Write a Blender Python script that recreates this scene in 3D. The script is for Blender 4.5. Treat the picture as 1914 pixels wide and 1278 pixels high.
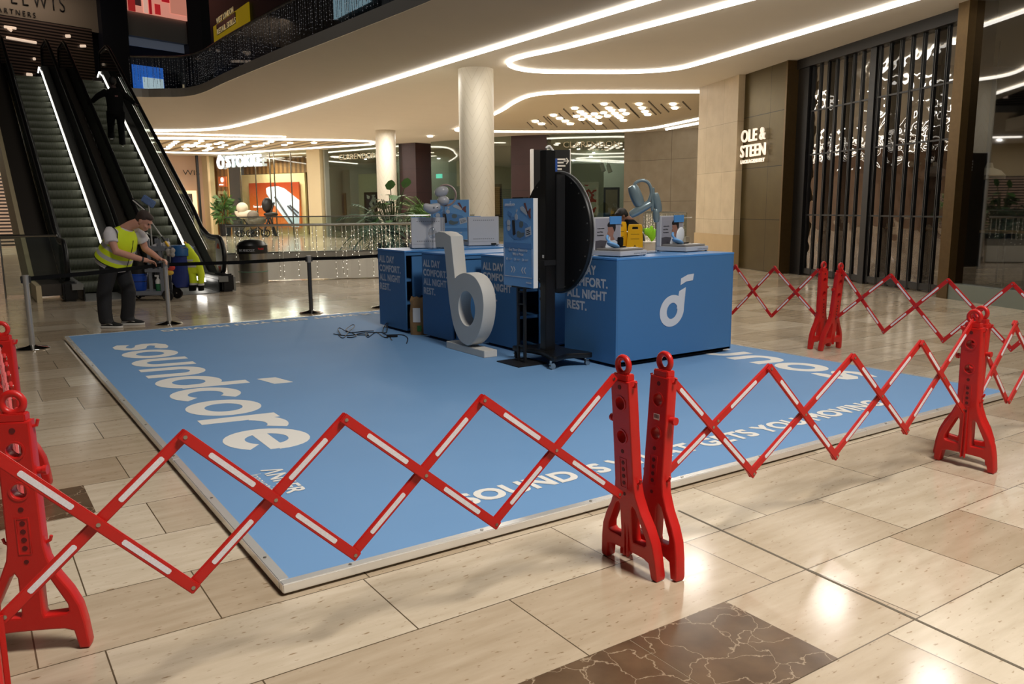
import bpy, bmesh, math, random
from mathutils import Vector, Matrix, Euler
random.seed(7)
R = math.radians; PI = math.pi
SC = bpy.context.scene; COL = SC.collection
for o in list(bpy.data.objects): bpy.data.objects.remove(o)

# ------------------------------------------------------------------ camera
F = 1524.3; H = 1.55
PITCH, ROLL, YAW = .1638, -.0071, .5926
fw = Vector((math.sin(YAW)*math.cos(PITCH), math.cos(YAW)*math.cos(PITCH), -math.sin(PITCH)))
r0 = Vector((math.cos(YAW), -math.sin(YAW), 0)); u0 = r0.cross(fw)
rt = r0*math.cos(ROLL)+u0*math.sin(ROLL); up = -r0*math.sin(ROLL)+u0*math.cos(ROLL)
cd = bpy.data.cameras.new('camera'); cam = bpy.data.objects.new('camera', cd); COL.objects.link(cam)
cam.matrix_world = Matrix(((rt.x, up.x, -fw.x, 0), (rt.y, up.y, -fw.y, 0), (rt.z, up.z, -fw.z, H), (0, 0, 0, 1)))
cd.sensor_fit = 'HORIZONTAL'; cd.sensor_width = 36; cd.lens = F/1914*36; cd.clip_end = 300; cd.clip_start = .05
SC.camera = cam
C0 = Vector((0, 0, H))
def ray(x, y): return fw + rt*((x-957)/F) - up*((y-639)/F)
def gp(x, y, z=0):                      # survey: the point of height z seen at photo position x, y
    d = ray(x, y); return C0 + d*((z-H)/d.z)
def on(x, y, p, n):                     # survey: the point of a known plane seen at photo position x, y
    d = ray(x, y); p = Vector(p); n = Vector(n); return C0 + d*((p-C0).dot(n)/d.dot(n))

# ------------------------------------------------------------------ world, exposure, large lights
W = bpy.data.worlds.new('world'); SC.world = W; W.use_nodes = True
W.node_tree.nodes['Background'].inputs[0].default_value = (1, .98, .94, 1)
W.node_tree.nodes['Background'].inputs[1].default_value = .06
SC.view_settings.view_transform = 'Standard'; SC.view_settings.look = 'None'
SC.view_settings.exposure = 0; SC.view_settings.gamma = 1
def area(name, loc, sx, sy, energy, colr=(1, .92, .81), aim=None, spread=180):
    l = bpy.data.lights.new(name, 'AREA'); l.shape = 'RECTANGLE'; l.size = sx; l.size_y = sy
    l.energy = energy; l.color = colr; l.spread = R(spread)
    o = bpy.data.objects.new(name, l); COL.objects.link(o); o.location = loc
    if aim is not None: o.rotation_euler = (Vector(aim)-Vector(loc)).to_track_quat('-Z', 'Y').to_euler()
    return o
WARM = (1, .95, .88)
area('atrium_floodlight', (3.0, 8.5, 12.5), 1.6, 1.2, 130, (1, .97, .93), (1.5, 1.5, 0))
area('atrium_floodlight', (3.2, -1.2, 9.0), 2.0, 2.0, 520, (1, .95, .88), (2.6, 1.6, 0), 120)
def downlights(total, pts, z=4.62, size=.16):
    for x, y in pts:
        l = bpy.data.lights.new('soffit_lamp_and_fill', 'AREA'); l.shape = 'DISK'; l.size = size; l.energy = total/len(pts); l.color = WARM
        o = bpy.data.objects.new('soffit_lamp_and_fill', l); COL.objects.link(o); o.location = (x, y, z)
downlights(120, [(9.9, 5), (10.9, 7.2), (9.9, 9.2), (10.9, 11.3), (9.9, 13.0)], 4.62, .5)
downlights(330, [(11.5, 18.6), (13.2, 17.2), (12.2, 21.5), (15.6, 19.6), (17.2, 22.6), (18.6, 20.4)])
downlights(200, [(9.65, 15.0), (9.6, 18.0), (9.7, 21.0), (9.7, 24.5)])  # row added to brighten the round column, balustrade and bin
downlights(560, [(11.2, 28), (11.2, 34), (14.4, 30), (13.4, 35.5), (16.8, 32.5)])
downlights(600, [(8, 40.5), (11.5, 40), (14, 41), (9, 45), (12, 45.5), (14.6, 38.6)])
downlights(280, [(-1, 37.5), (2.5, 37.2)])

# ------------------------------------------------------------------ helpers
def s2l(c): c /= 255; return c/12.92 if c <= .04045 else ((c+.055)/1.055)**2.4
def rgb(r, g, b): return (s2l(r), s2l(g), s2l(b), 1)
MATS = {}
def mat(name, c, rough=.5, metal=0, emit=0, noise=0, nscale=8, bump=0, bscale=60, spec=.5, ecol=None, coat=0):
    m = bpy.data.materials.new(name); m.use_nodes = True; nt = m.node_tree; b = nt.nodes['Principled BSDF']
    b.inputs['Base Color'].default_value = rgb(*c); b.inputs['Roughness'].default_value = rough
    b.inputs['Metallic'].default_value = metal; b.inputs['Specular IOR Level'].default_value = spec
    b.inputs['Coat Weight'].default_value = coat
    if emit:
        b.inputs['Emission Color'].default_value = rgb(*(ecol or c)); b.inputs['Emission Strength'].default_value = emit
    if noise:
        tc = nt.nodes.new('ShaderNodeTexCoord'); n = nt.nodes.new('ShaderNodeTexNoise'); n.inputs['Scale'].default_value = nscale
        n.inputs['Detail'].default_value = 4
        mx = nt.nodes.new('ShaderNodeMix'); mx.data_type = 'RGBA'
        a = rgb(*c); mx.inputs[6].default_value = tuple(x*(1-noise) for x in a[:3])+(1,); mx.inputs[7].default_value = tuple(min(1, x*(1+noise)) for x in a[:3])+(1,)
        nt.links.new(tc.outputs['Object'], n.inputs['Vector']); nt.links.new(n.outputs['Fac'], mx.inputs[0]); nt.links.new(mx.outputs[2], b.inputs['Base Color'])
    if bump:
        tc = nt.nodes.new('ShaderNodeTexCoord'); n = nt.nodes.new('ShaderNodeTexNoise'); n.inputs['Scale'].default_value = bscale
        bp = nt.nodes.new('ShaderNodeBump'); bp.inputs['Strength'].default_value = bump; bp.inputs['Distance'].default_value = .01
        nt.links.new(tc.outputs['Object'], n.inputs['Vector']); nt.links.new(n.outputs['Fac'], bp.inputs['Height']); nt.links.new(bp.outputs['Normal'], b.inputs['Normal'])
    MATS[name] = m; return m
def glass(name, tint=(235, 240, 238), refl=.12, rough=.02, wavy=0, dark=0):
    m = bpy.data.materials.new(name); m.use_nodes = True; nt = m.node_tree; nt.nodes.clear()
    out = nt.nodes.new('ShaderNodeOutputMaterial'); mx = nt.nodes.new('ShaderNodeMixShader'); tr = nt.nodes.new('ShaderNodeBsdfTransparent'); gl = nt.nodes.new('ShaderNodeBsdfGlossy')
    tr.inputs[0].default_value = rgb(*tint); gl.inputs['Roughness'].default_value = rough
    fr = nt.nodes.new('ShaderNodeLayerWeight'); fr.inputs['Blend'].default_value = .25
    mr = nt.nodes.new('ShaderNodeMapRange'); mr.inputs['To Min'].default_value = refl; mr.inputs['To Max'].default_value = min(1, refl*2.2+.2)
    nt.links.new(fr.outputs['Fresnel'], mr.inputs['Value']); nt.links.new(mr.outputs[0], mx.inputs[0])
    nt.links.new(tr.outputs[0], mx.inputs[1]); nt.links.new(gl.outputs[0], mx.inputs[2]); nt.links.new(mx.outputs[0], out.inputs[0])
    if wavy:
        tc = nt.nodes.new('ShaderNodeTexCoord'); n = nt.nodes.new('ShaderNodeTexNoise'); n.inputs['Scale'].default_value = 3.2; n.inputs['Detail'].default_value = 1
        bp = nt.nodes.new('ShaderNodeBump'); bp.inputs['Strength'].default_value = wavy; bp.inputs['Distance'].default_value = .05
        nt.links.new(tc.outputs['Object'], n.inputs['Vector']); nt.links.new(n.outputs['Fac'], bp.inputs['Height']); nt.links.new(bp.outputs[0], gl.inputs['Normal']); nt.links.new(bp.outputs[0], fr.inputs['Normal'])
    MATS[name] = m; return m

class MB:
    def __init__(s): s.bm = bmesh.new()
    def raw(s, vs, fs, mi=0):
        v = [s.bm.verts.new(p) for p in vs]; out = []
        for f in fs:
            try: q = s.bm.faces.new([v[i] for i in f]); q.material_index = mi; out.append(q)
            except ValueError: pass
        return v
    def box(s, c, d, rz=0, bev=0, M=None, mi=0):
        m = Matrix.Translation(c) @ Matrix.Rotation(rz, 4, 'Z')
        if M: m = Matrix.Translation(c) @ M.to_4x4()
        t = bmesh.new(); bmesh.ops.create_cube(t, size=1, matrix=Matrix.Diagonal((*d, 1)))
        if bev: bmesh.ops.bevel(t, geom=t.edges[:], offset=bev, segments=2, affect='EDGES')
        s.merge(t, m, mi); return s
    def bx(s, x0, x1, y0, y1, z0, z1, bev=0, mi=0): return s.box(((x0+x1)/2, (y0+y1)/2, (z0+z1)/2), (abs(x1-x0), abs(y1-y0), abs(z1-z0)), 0, bev, None, mi)
    def merge(s, t, m=Matrix(), mi=0):
        me = bpy.data.meshes.new('t'); t.to_mesh(me); t.free(); s.mesh(me, m, mi)
    def mesh(s, me, m=Matrix(), mi=0):
        me.transform(m); k = len(s.bm.faces); s.bm.from_mesh(me); bpy.data.meshes.remove(me)
        s.bm.faces.ensure_lookup_table()
        for f in s.bm.faces[k:]: f.material_index = mi
    def cyl(s, p0, p1, r0, r1=None, n=16, mi=0, caps=True): return s.tube([p0, p1], [r0, r0 if r1 is None else r1], n, mi=mi, caps=caps)
    def tube(s, pts, r, n=8, closed=False, mi=0, caps=True, flat=1):
        pts = [Vector(p) for p in pts]; k = len(pts); rs = r if isinstance(r, (list, tuple)) else [r]*k
        t0 = (pts[1]-pts[0]).normalized(); a = Vector((0, 0, 1)) if abs(t0.z) < .9 else Vector((1, 0, 0))
        nrm = (a - t0*a.dot(t0)).normalized(); rings = []
        for i in range(k):
            if closed: t = pts[(i+1) % k]-pts[i-1]
            else: t = pts[min(i+1, k-1)]-pts[max(i-1, 0)]
            if t.length < 1e-9: t = t0.copy()
            t.normalize(); nrm = nrm - t*nrm.dot(t)
            nrm = nrm.normalized() if nrm.length > 1e-6 else t.orthogonal().normalized()
            b = t.cross(nrm)
            rings.append([s.bm.verts.new(pts[i] + nrm*(math.cos(2*PI*j/n)*rs[i]*flat) + b*(math.sin(2*PI*j/n)*rs[i])) for j in range(n)])
        for i in range(k if closed else k-1):
            A, B = rings[i], rings[(i+1) % k]
            for j in range(n): s.bm.faces.new((A[j], A[(j+1) % n], B[(j+1) % n], B[j])).material_index = mi
        if caps and not closed:
            s.bm.faces.new(rings[0][::-1]).material_index = mi; s.bm.faces.new(rings[-1]).material_index = mi
        return s
    def loft(s, rings, n=16, mi=0, caps=True):
        # rings: (centre, xvec, yvec[, material index])
        rr = []
        for g in rings:
            c, x, y = Vector(g[0]), Vector(g[1]), Vector(g[2])
            rr.append([s.bm.verts.new(c+x*math.cos(2*PI*j/n)+y*math.sin(2*PI*j/n)) for j in range(n)])
        for i in range(len(rr)-1):
            k = rings[i][3] if len(rings[i]) > 3 else mi
            for j in range(n): s.bm.faces.new((rr[i][j], rr[i][(j+1) % n], rr[i+1][(j+1) % n], rr[i+1][j])).material_index = k
        if caps: s.bm.faces.new(rr[0][::-1]).material_index = mi; s.bm.faces.new(rr[-1]).material_index = mi
        return s
    def lathe(s, c, prof, n=24, mi=0, axis=None):
        c = Vector(c); q = axis.to_track_quat('Z', 'Y').to_matrix() if axis else Matrix.Identity(3)
        return s.loft([(c+q@Vector((0, 0, z)), q@Vector((r, 0, 0)), q@Vector((0, r, 0))) for r, z in prof], n, mi)
    def ball(s, c, r, M=None, u=20, v=12, mi=0):
        t = bmesh.new(); bmesh.ops.create_uvsphere(t, u_segments=u, v_segments=v, radius=1)
        r = r if isinstance(r, (tuple, list)) else (r, r, r)
        m = Matrix.Translation(c) @ (M.to_4x4() if M else Matrix()) @ Matrix.Diagonal((*r, 1)); s.merge(t, m, mi); return s
    def torus(s, c, R_, r, nrm, n=28, m=10, a0=0, a1=2*PI, xd=None, mi=0, flat=1):
        nrm = Vector(nrm).normalized(); x = (Vector(xd) if xd else nrm.orthogonal()).normalized(); y = nrm.cross(x)
        full = abs(a1-a0-2*PI) < 1e-6; k = n if full else n+1
        return s.tube([Vector(c)+x*math.cos(a0+(a1-a0)*i/n)*R_+y*math.sin(a0+(a1-a0)*i/n)*R_ for i in range(k)], r, m, closed=full, mi=mi, flat=flat)
    def plate(s, outs, o, xd, yd, t, bev=0, mi=0):
        # filled flat outline(s) (holes by even-odd), thickness t centred on the plane through o
        cu = bpy.data.curves.new('t', 'CURVE'); cu.dimensions = '2D'; cu.fill_mode = 'BOTH'; cu.extrude = max(t/2-bev, 0); cu.bevel_depth = bev; cu.bevel_resolution = 1
        if bev: cu.offset = -bev
        for pl in outs:
            sp = cu.splines.new('POLY'); sp.points.add(len(pl)-1)
            for i, p in enumerate(pl): sp.points[i].co = (p[0], p[1], 0, 1)
            sp.use_cyclic_u = True
        ob = bpy.data.objects.new('t', cu); me = bpy.data.meshes.new_from_object(ob); bpy.data.objects.remove(ob); bpy.data.curves.remove(cu)
        xd = Vector(xd).normalized(); yd = Vector(yd).normalized(); z = xd.cross(yd); o = Vector(o)
        s.mesh(me, Matrix(((xd.x, yd.x, z.x, o.x), (xd.y, yd.y, z.y, o.y), (xd.z, yd.z, z.z, o.z), (0, 0, 0, 1))), mi); return s
    def text(s, body, o, xd, yd, w=None, h=None, depth=.002, bold=0, shear=0, align='LEFT', space=1, mi=0, line=1):
        cu = bpy.data.curves.new('t', 'FONT'); cu.body = body; cu.size = 1; cu.shear = shear; cu.align_x = align
        cu.offset = min(bold, 0); cu.space_character = space+max(bold, 0)*1.5; cu.space_line = line; cu.resolution_u = 4
        ob = bpy.data.objects.new('t', cu); me = bpy.data.meshes.new_from_object(ob); bpy.data.objects.remove(ob); bpy.data.curves.remove(cu)
        if bold > .005:
            t = bmesh.new(); k = bold*1.15
            for i, (dx, dy) in enumerate(((-k, -k), (k, -k), (-k, k), (k, k), (0, 0))): c = me.copy(); c.transform(Matrix.Translation((dx, dy, i*(.06 if depth else .00016)))); t.from_mesh(c); bpy.data.meshes.remove(c)
            t.to_mesh(me); t.free()
        xs = [v.co.x for v in me.vertices]; ys = [v.co.y for v in me.vertices]
        x0, x1, y0, y1 = min(xs), max(xs), min(ys), max(ys)
        sx = w/(x1-x0) if w else None; sy = h/(y1-y0) if h else None; sx = sx or sy; sy = sy or sx
        t = bmesh.new(); t.from_mesh(me); bpy.data.meshes.remove(me)
        if depth:
            g = bmesh.ops.extrude_face_region(t, geom=t.faces[:]); vv = [v for v in g['geom'] if isinstance(v, bmesh.types.BMVert)]
            for v in vv: v.co.z += 1
        xd = Vector(xd).normalized(); yd = Vector(yd).normalized(); z = xd.cross(yd); o = Vector(o)
        m = Matrix(((xd.x, yd.x, z.x, o.x), (xd.y, yd.y, z.y, o.y), (xd.z, yd.z, z.z, o.z), (0, 0, 0, 1))) @ Matrix.Diagonal((sx, sy, depth or 1, 1)) @ Matrix.Translation((-x0, -y0, 0))
        s.merge(t, m, mi); return s
    def build(s, name, m, parent=None, smooth=False, world=False, ang=40):
        bmesh.ops.recalc_face_normals(s.bm, faces=s.bm.faces[:])
        me = bpy.data.meshes.new(name); s.bm.to_mesh(me); s.bm.free()
        for q in (m if isinstance(m, (list, tuple)) else [m]): me.materials.append(q)
        if smooth:
            for p in me.polygons: p.use_smooth = True
            me.set_sharp_from_angle(angle=R(ang))
        o = bpy.data.objects.new(name, me); COL.objects.link(o)
        if parent:
            o.parent = parent
            if world:
                p = parent; mw = Matrix.Translation(p.location) @ p.rotation_euler.to_matrix().to_4x4()
                o.matrix_parent_inverse = mw.inverted()
        return o
def tag(o, label, cat, group=None, kind=None):
    o['label'] = label; o['category'] = cat
    if group: o['group'] = group
    if kind: o['kind'] = kind
    return o
def thing(name, label, cat, loc=(0, 0, 0), rz=0, group=None):
    o = bpy.data.objects.new(name, None); COL.objects.link(o); o.location = loc; o.rotation_euler = (0, 0, rz); o.empty_display_size = .1
    return tag(o, label, cat, group)
def struct(mb, name, m, smooth=False):
    o = mb.build(name, m, None, smooth); o['kind'] = 'structure'; return o
def cat_rom(pts, k=6, closed=True):
    n = len(pts); out = []
    for i in range(n if closed else n-1):
        g = lambda j: Vector(pts[j % n]) if closed else Vector(pts[max(0, min(n-1, j))])
        p0, p1, p2, p3 = g(i-1), g(i), g(i+1), g(i+2)
        for a in range(k):
            t = a/k; out.append(.5*((2*p1)+(p2-p0)*t+(2*p0-5*p1+4*p2-p3)*t*t+(-p0+3*p1-3*p2+p3)*t**3))
    if not closed: out.append(Vector(pts[-1]))
    return out
def circ(cx, cy, rx, ry=None, n=20): ry = ry or rx; return [(cx+rx*math.cos(2*PI*i/n), cy+ry*math.sin(2*PI*i/n)) for i in range(n)]
def evalmesh(ob):
    COL.objects.link(ob); bpy.context.view_layer.update()
    me = bpy.data.meshes.new_from_object(ob.evaluated_get(bpy.context.evaluated_depsgraph_get())); d = ob.data
    bpy.data.objects.remove(ob); bpy.data.meshes.remove(d); return me
def fuse(mb, voxel, smooth=2):
    # melt the builder's pieces into one continuous skin
    me = bpy.data.meshes.new('t'); mb.bm.to_mesh(me); mb.bm.free(); ob = bpy.data.objects.new('t', me)
    md = ob.modifiers.new('r', 'REMESH'); md.mode = 'VOXEL'; md.voxel_size = voxel
    if smooth: q = ob.modifiers.new('s', 'SMOOTH'); q.iterations = smooth; q.factor = .5
    r = evalmesh(ob); out = MB(); out.mesh(r); return out
X, Y, Z = Vector((1, 0, 0)), Vector((0, 1, 0)), Vector((0, 0, 1))

# ------------------------------------------------------------------ materials
def floor_mat():
    m = bpy.data.materials.new('travertine_tiles'); m.use_nodes = True; nt = m.node_tree; b = nt.nodes['Principled BSDF']; N = nt.nodes.new; L = nt.links.new
    tc = N('ShaderNodeTexCoord'); mp = N('ShaderNodeMapping'); mp.inputs['Location'].default_value = (-.70, -1.535, 0)
    L(tc.outputs['Object'], mp.inputs[0])
    br = N('ShaderNodeTexBrick'); br.inputs['Scale'].default_value = 1; br.inputs['Brick Width'].default_value = .99; br.inputs['Row Height'].default_value = .5045
    br.inputs['Mortar Size'].default_value = .0028; br.inputs['Mortar Smooth'].default_value = 0; br.offset = .41; br.offset_frequency = 2; br.squash = .62; br.squash_frequency = 3
    br.inputs['Color1'].default_value = (0, 0, 0, 1); br.inputs['Color2'].default_value = (1, 1, 1, 1); br.inputs['Mortar'].default_value = (.5, .5, .5, 1)
    L(mp.outputs[0], br.inputs['Vector'])
    cr = N('ShaderNodeValToRGB'); cr.color_ramp.elements[0].color = rgb(180, 161, 136); cr.color_ramp.elements[1].color = rgb(216, 202, 180)
    L(br.outputs['Color'], cr.inputs[0])
    # veins along the tile
    m2 = N('ShaderNodeMapping'); m2.inputs['Scale'].default_value = (1.6, 9, 1); L(tc.outputs['Object'], m2.inputs[0])
    no = N('ShaderNodeTexNoise'); no.inputs['Scale'].default_value = 1.6; no.inputs['Detail'].default_value = 6; no.inputs['Roughness'].default_value = .6; L(m2.outputs[0], no.inputs[0])
    mx = N('ShaderNodeMix'); mx.data_type = 'RGBA'; mx.blend_type = 'MULTIPLY'; mx.inputs[0].default_value = 1
    c2 = N('ShaderNodeValToRGB'); c2.color_ramp.elements[0].position = .3; c2.color_ramp.elements[0].color = (.80, .77, .72, 1); c2.color_ramp.elements[1].position = .7; c2.color_ramp.elements[1].color = (1, 1, 1, 1)
    L(no.outputs['Fac'], c2.inputs[0]); L(cr.outputs[0], mx.inputs[6]); L(c2.outputs[0], mx.inputs[7])
    # pits
    m3 = N('ShaderNodeMapping'); m3.inputs['Scale'].default_value = (22, 60, 1); L(tc.outputs['Object'], m3.inputs[0])
    n3 = N('ShaderNodeTexNoise'); n3.inputs['Scale'].default_value = 1; n3.inputs['Detail'].default_value = 3; L(m3.outputs[0], n3.inputs[0])
    c3 = N('ShaderNodeValToRGB'); c3.color_ramp.elements[0].position = .28; c3.color_ramp.elements[0].color = (.55, .47, .38, 1); c3.color_ramp.elements[1].position = .36; c3.color_ramp.elements[1].color = (1, 1, 1, 1)
    L(n3.outputs['Fac'], c3.inputs[0])
    mx2 = N('ShaderNodeMix'); mx2.data_type = 'RGBA'; mx2.blend_type = 'MULTIPLY'; mx2.inputs[0].default_value = 1; L(mx.outputs[2], mx2.inputs[6]); L(c3.outputs[0], mx2.inputs[7])
    mx3 = N('ShaderNodeMix'); mx3.data_type = 'RGBA'; mx3.inputs[7].default_value = rgb(92, 78, 60); L(br.outputs['Fac'], mx3.inputs[0]); L(mx2.outputs[2], mx3.inputs[6])
    L(mx3.outputs[2], b.inputs['Base Color'])
    rr = N('ShaderNodeMapRange'); rr.inputs['To Min'].default_value = .10; rr.inputs['To Max'].default_value = .19; L(no.outputs['Fac'], rr.inputs['Value']); L(rr.outputs[0], b.inputs['Roughness'])
    b.inputs['Specular IOR Level'].default_value = .6
    return m
def marble_mat():
    m = bpy.data.materials.new('dark_marble'); m.use_nodes = True; nt = m.node_tree; b = nt.nodes['Principled BSDF']; N = nt.nodes.new; L = nt.links.new
    tc = N('ShaderNodeTexCoord'); no = N('ShaderNodeTexNoise'); no.inputs['Scale'].default_value = 6; no.inputs['Detail'].default_value = 6; L(tc.outputs['Object'], no.inputs[0])
    c = N('ShaderNodeValToRGB'); c.color_ramp.elements[0].color = rgb(60, 44, 32); c.color_ramp.elements[1].color = rgb(118, 94, 70); L(no.outputs['Fac'], c.inputs[0])
    ad = N('ShaderNodeVectorMath'); ad.operation = 'MULTIPLY_ADD'; ad.inputs[1].default_value = (.25, .25, .25); L(no.outputs['Color'], ad.inputs[0]); L(tc.outputs['Object'], ad.inputs[2])
    v = N('ShaderNodeTexVoronoi'); v.feature = 'DISTANCE_TO_EDGE'; v.inputs['Scale'].default_value = 6; L(ad.outputs[0], v.inputs[0])
    c2 = N('ShaderNodeValToRGB'); c2.color_ramp.elements[0].color = (1, 1, 1, 1); c2.color_ramp.elements[1].position = .018; c2.color_ramp.elements[1].color = (0, 0, 0, 1); L(v.outputs[0], c2.inputs[0])
    mx = N('ShaderNodeMix'); mx.data_type = 'RGBA'; mx.inputs[7].default_value = rgb(190, 168, 140)
    mu = N('ShaderNodeMath'); mu.operation = 'MULTIPLY'; mu.inputs[1].default_value = .6; L(c2.outputs[0], mu.inputs[0]); L(mu.outputs[0], mx.inputs[0]); L(c.outputs[0], mx.inputs[6]); L(mx.outputs[2], b.inputs['Base Color'])
    b.inputs['Roughness'].default_value = .2; return m
def stripe_mat(name, c1, c2, scale, axis=0, rough=.5, sharp=.5, emit=0):
    m = bpy.data.materials.new(name); m.use_nodes = True; nt = m.node_tree; b = nt.nodes['Principled BSDF']; N = nt.nodes.new; L = nt.links.new
    tc = N('ShaderNodeTexCoord'); sp = N('ShaderNodeSeparateXYZ'); L(tc.outputs['Object'], sp.inputs[0])
    mu = N('ShaderNodeMath'); mu.operation = 'MULTIPLY'; mu.inputs[1].default_value = scale; L(sp.outputs[axis], mu.inputs[0])
    fr = N('ShaderNodeMath'); fr.operation = 'FRACT'; L(mu.outputs[0], fr.inputs[0]); g = N('ShaderNodeMath'); g.operation = 'GREATER_THAN'; g.inputs[1].default_value = sharp; L(fr.outputs[0], g.inputs[0])
    mx = N('ShaderNodeMix'); mx.data_type = 'RGBA'; mx.inputs[6].default_value = rgb(*c1); mx.inputs[7].default_value = rgb(*c2); L(g.outputs[0], mx.inputs[0]); L(mx.outputs[2], b.inputs['Base Color']); b.inputs['Roughness'].default_value = rough
    if emit: L(mx.outputs[2], b.inputs['Emission Color']); b.inputs['Emission Strength'].default_value = emit
    return m
def panel_mat(name, c, w, h, rough, var=.06, joint=(80, 70, 55), metal=0, vert='Z', jw=.006):
    m = bpy.data.materials.new(name); m.use_nodes = True; nt = m.node_tree; b = nt.nodes['Principled BSDF']; N = nt.nodes.new; L = nt.links.new
    tc = N('ShaderNodeTexCoord'); sp = N('ShaderNodeSeparateXYZ'); L(tc.outputs['Object'], sp.inputs[0]); ad = N('ShaderNodeMath'); L(sp.outputs[0], ad.inputs[0]); L(sp.outputs[1], ad.inputs[1])
    cb = N('ShaderNodeCombineXYZ'); L(ad.outputs[0], cb.inputs[0]); L(sp.outputs[2], cb.inputs[1])
    br = N('ShaderNodeTexBrick'); br.inputs['Scale'].default_value = 1; br.inputs['Brick Width'].default_value = w; br.inputs['Row Height'].default_value = h; br.offset = 0; br.inputs['Mortar Size'].default_value = jw; br.inputs['Mortar Smooth'].default_value = 0
    a = rgb(*c); br.inputs['Color1'].default_value = tuple(x*(1-var) for x in a[:3])+(1,); br.inputs['Color2'].default_value = tuple(min(1, x*(1+var)) for x in a[:3])+(1,); br.inputs['Mortar'].default_value = rgb(*joint)
    L(cb.outputs[0], br.inputs['Vector'])
    no = N('ShaderNodeTexNoise'); no.inputs['Scale'].default_value = 2.5; no.inputs['Detail'].default_value = 5; L(tc.outputs['Object'], no.inputs[0])
    c2 = N('ShaderNodeValToRGB'); c2.color_ramp.elements[0].position = .3; c2.color_ramp.elements[0].color = (.84, .82, .79, 1); c2.color_ramp.elements[1].position = .7; c2.color_ramp.elements[1].color = (1, 1, 1, 1); L(no.outputs['Fac'], c2.inputs[0])
    mx = N('ShaderNodeMix'); mx.data_type = 'RGBA'; mx.blend_type = 'MULTIPLY'; mx.inputs[0].default_value = 1; L(br.outputs['Color'], mx.inputs[6]); L(c2.outputs[0], mx.inputs[7]); L(mx.outputs[2], b.inputs['Base Color'])
    b.inputs['Roughness'].default_value = rough; b.inputs['Metallic'].default_value = metal; return m
M_FLOOR = floor_mat(); M_MARBLE = marble_mat()
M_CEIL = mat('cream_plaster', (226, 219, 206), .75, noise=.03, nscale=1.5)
M_STRIP = mat('light_strip', (255, 246, 230), .5, emit=6.5, ecol=(255, 249, 239))
M_LAMP = mat('lamp_diffuser', (255, 246, 230), .5, emit=9, ecol=(255, 244, 226))
M_RED = mat('red_plastic', (190, 26, 21), .4, noise=.06, nscale=30, bump=.06, bscale=220)
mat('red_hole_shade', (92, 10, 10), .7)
M_REFL = mat('reflective_strip', (226, 222, 226), .4, noise=.18, nscale=160)
M_STEEL = mat('brushed_steel', (176, 172, 165), .28, 1, noise=.06, nscale=4)
M_CHROME = mat('polished_chrome', (190, 188, 184), .12, 1)
M_ALU = mat('aluminium_trim', (236, 234, 229), .25, .6, noise=.05, nscale=6)
M_CARPET = mat('blue_vinyl_deck', (104, 146, 190), .62, noise=.03, nscale=2.5, bump=.02, bscale=300)
M_BLUE = mat('blue_counter_board', (66, 116, 166), .5, noise=.015, nscale=3)
M_BLUEL = mat('blue_counter_top', (80, 142, 205), .3)
M_WHITE = mat('white_board', (226, 224, 220), .5)
M_LETTER = mat('white_vinyl_letters', (228, 224, 216), .6)
M_LETTER2 = mat('pale_grey_letters', (206, 208, 214), .55)
M_BLACK = mat('black_powder_coat', (20, 20, 22), .5)
M_BLACK2 = mat('satin_black', (14, 14, 15), .32)
M_RUBBER = mat('black_rubber', (12, 12, 12), .4)
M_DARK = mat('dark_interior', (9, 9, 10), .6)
M_GREY = mat('grey_plastic', (112, 116, 122), .5)
M_YEL = mat('yellow_plastic', (240, 186, 14), .4)
M_STONE = panel_mat('limestone', (206, 188, 156), 1.3, 1.2, .5, .05, (150, 135, 108), jw=.004)
M_STONE2 = panel_mat('grey_stone_panels', (150, 138, 118), 1.45, 1.75, .6, .04, (100, 90, 76), jw=.008)
M_BRONZE = panel_mat('bronze_cladding', (88, 76, 44), 2.2, 1.22, .36, .06, (30, 25, 15), .7, jw=.008)
M_BRONZE2 = mat('bronze_edge', (96, 76, 46), .38, .7, noise=.2, nscale=14)
M_BROWN = panel_mat('maroon_panels', (62, 34, 34), 3, 1.15, .45, .04, (30, 16, 16))
M_GLASS = glass('clear_glass', (236, 242, 238), .05)
M_SHOP = glass('shop_glass', (214, 220, 212), .11)
M_CAFE = glass('cafe_glass', (140, 140, 130), .16)
M_SLAT = glass('wavy_glass_slats', (120, 116, 112), .07, .02, wavy=.22)
M_DARKW = mat('dark_wall', (24, 23, 25), .6)
M_FRAME = mat('black_frame', (16, 15, 15), .4)
M_SKIN = mat('skin', (196, 140, 116), .55, noise=.05, nscale=20)
M_HAIR = mat('brown_hair', (54, 38, 30), .7, bump=.4, bscale=120)
M_HAIRB = mat('black_hair', (16, 13, 12), .6, bump=.4, bscale=120)
M_HIVIS = mat('hi_vis_yellow', (214, 232, 22), .7, noise=.06, nscale=12)
M_SILVER = mat('silver_tape', (188, 186, 182), .45)
M_TEE = mat('white_cotton', (206, 200, 200), .8, bump=.1, bscale=30)
M_TROU = mat('black_denim', (30, 30, 33), .8, bump=.15, bscale=40)
M_CLOTH = mat('black_cloth', (7, 7, 8), .9, spec=.2)
M_SHOE = mat('black_suede', (16, 16, 17), .75)
M_SOLE = mat('white_sole', (200, 196, 190), .6)
M_STEP = stripe_mat('escalator_step', (104, 108, 88), (70, 74, 60), 40, 0, .5)
M_GREEN = mat('leaf_green', (70, 104, 48), .5, noise=.3, nscale=5)
M_GREEN2 = mat('palm_green', (104, 138, 70), .55, noise=.3, nscale=5)
M_BULB = mat('fairy_light', (255, 246, 228), .5, emit=2.2)
M_WIRE = mat('fairy_wire', (196, 190, 176), .5)

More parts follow.
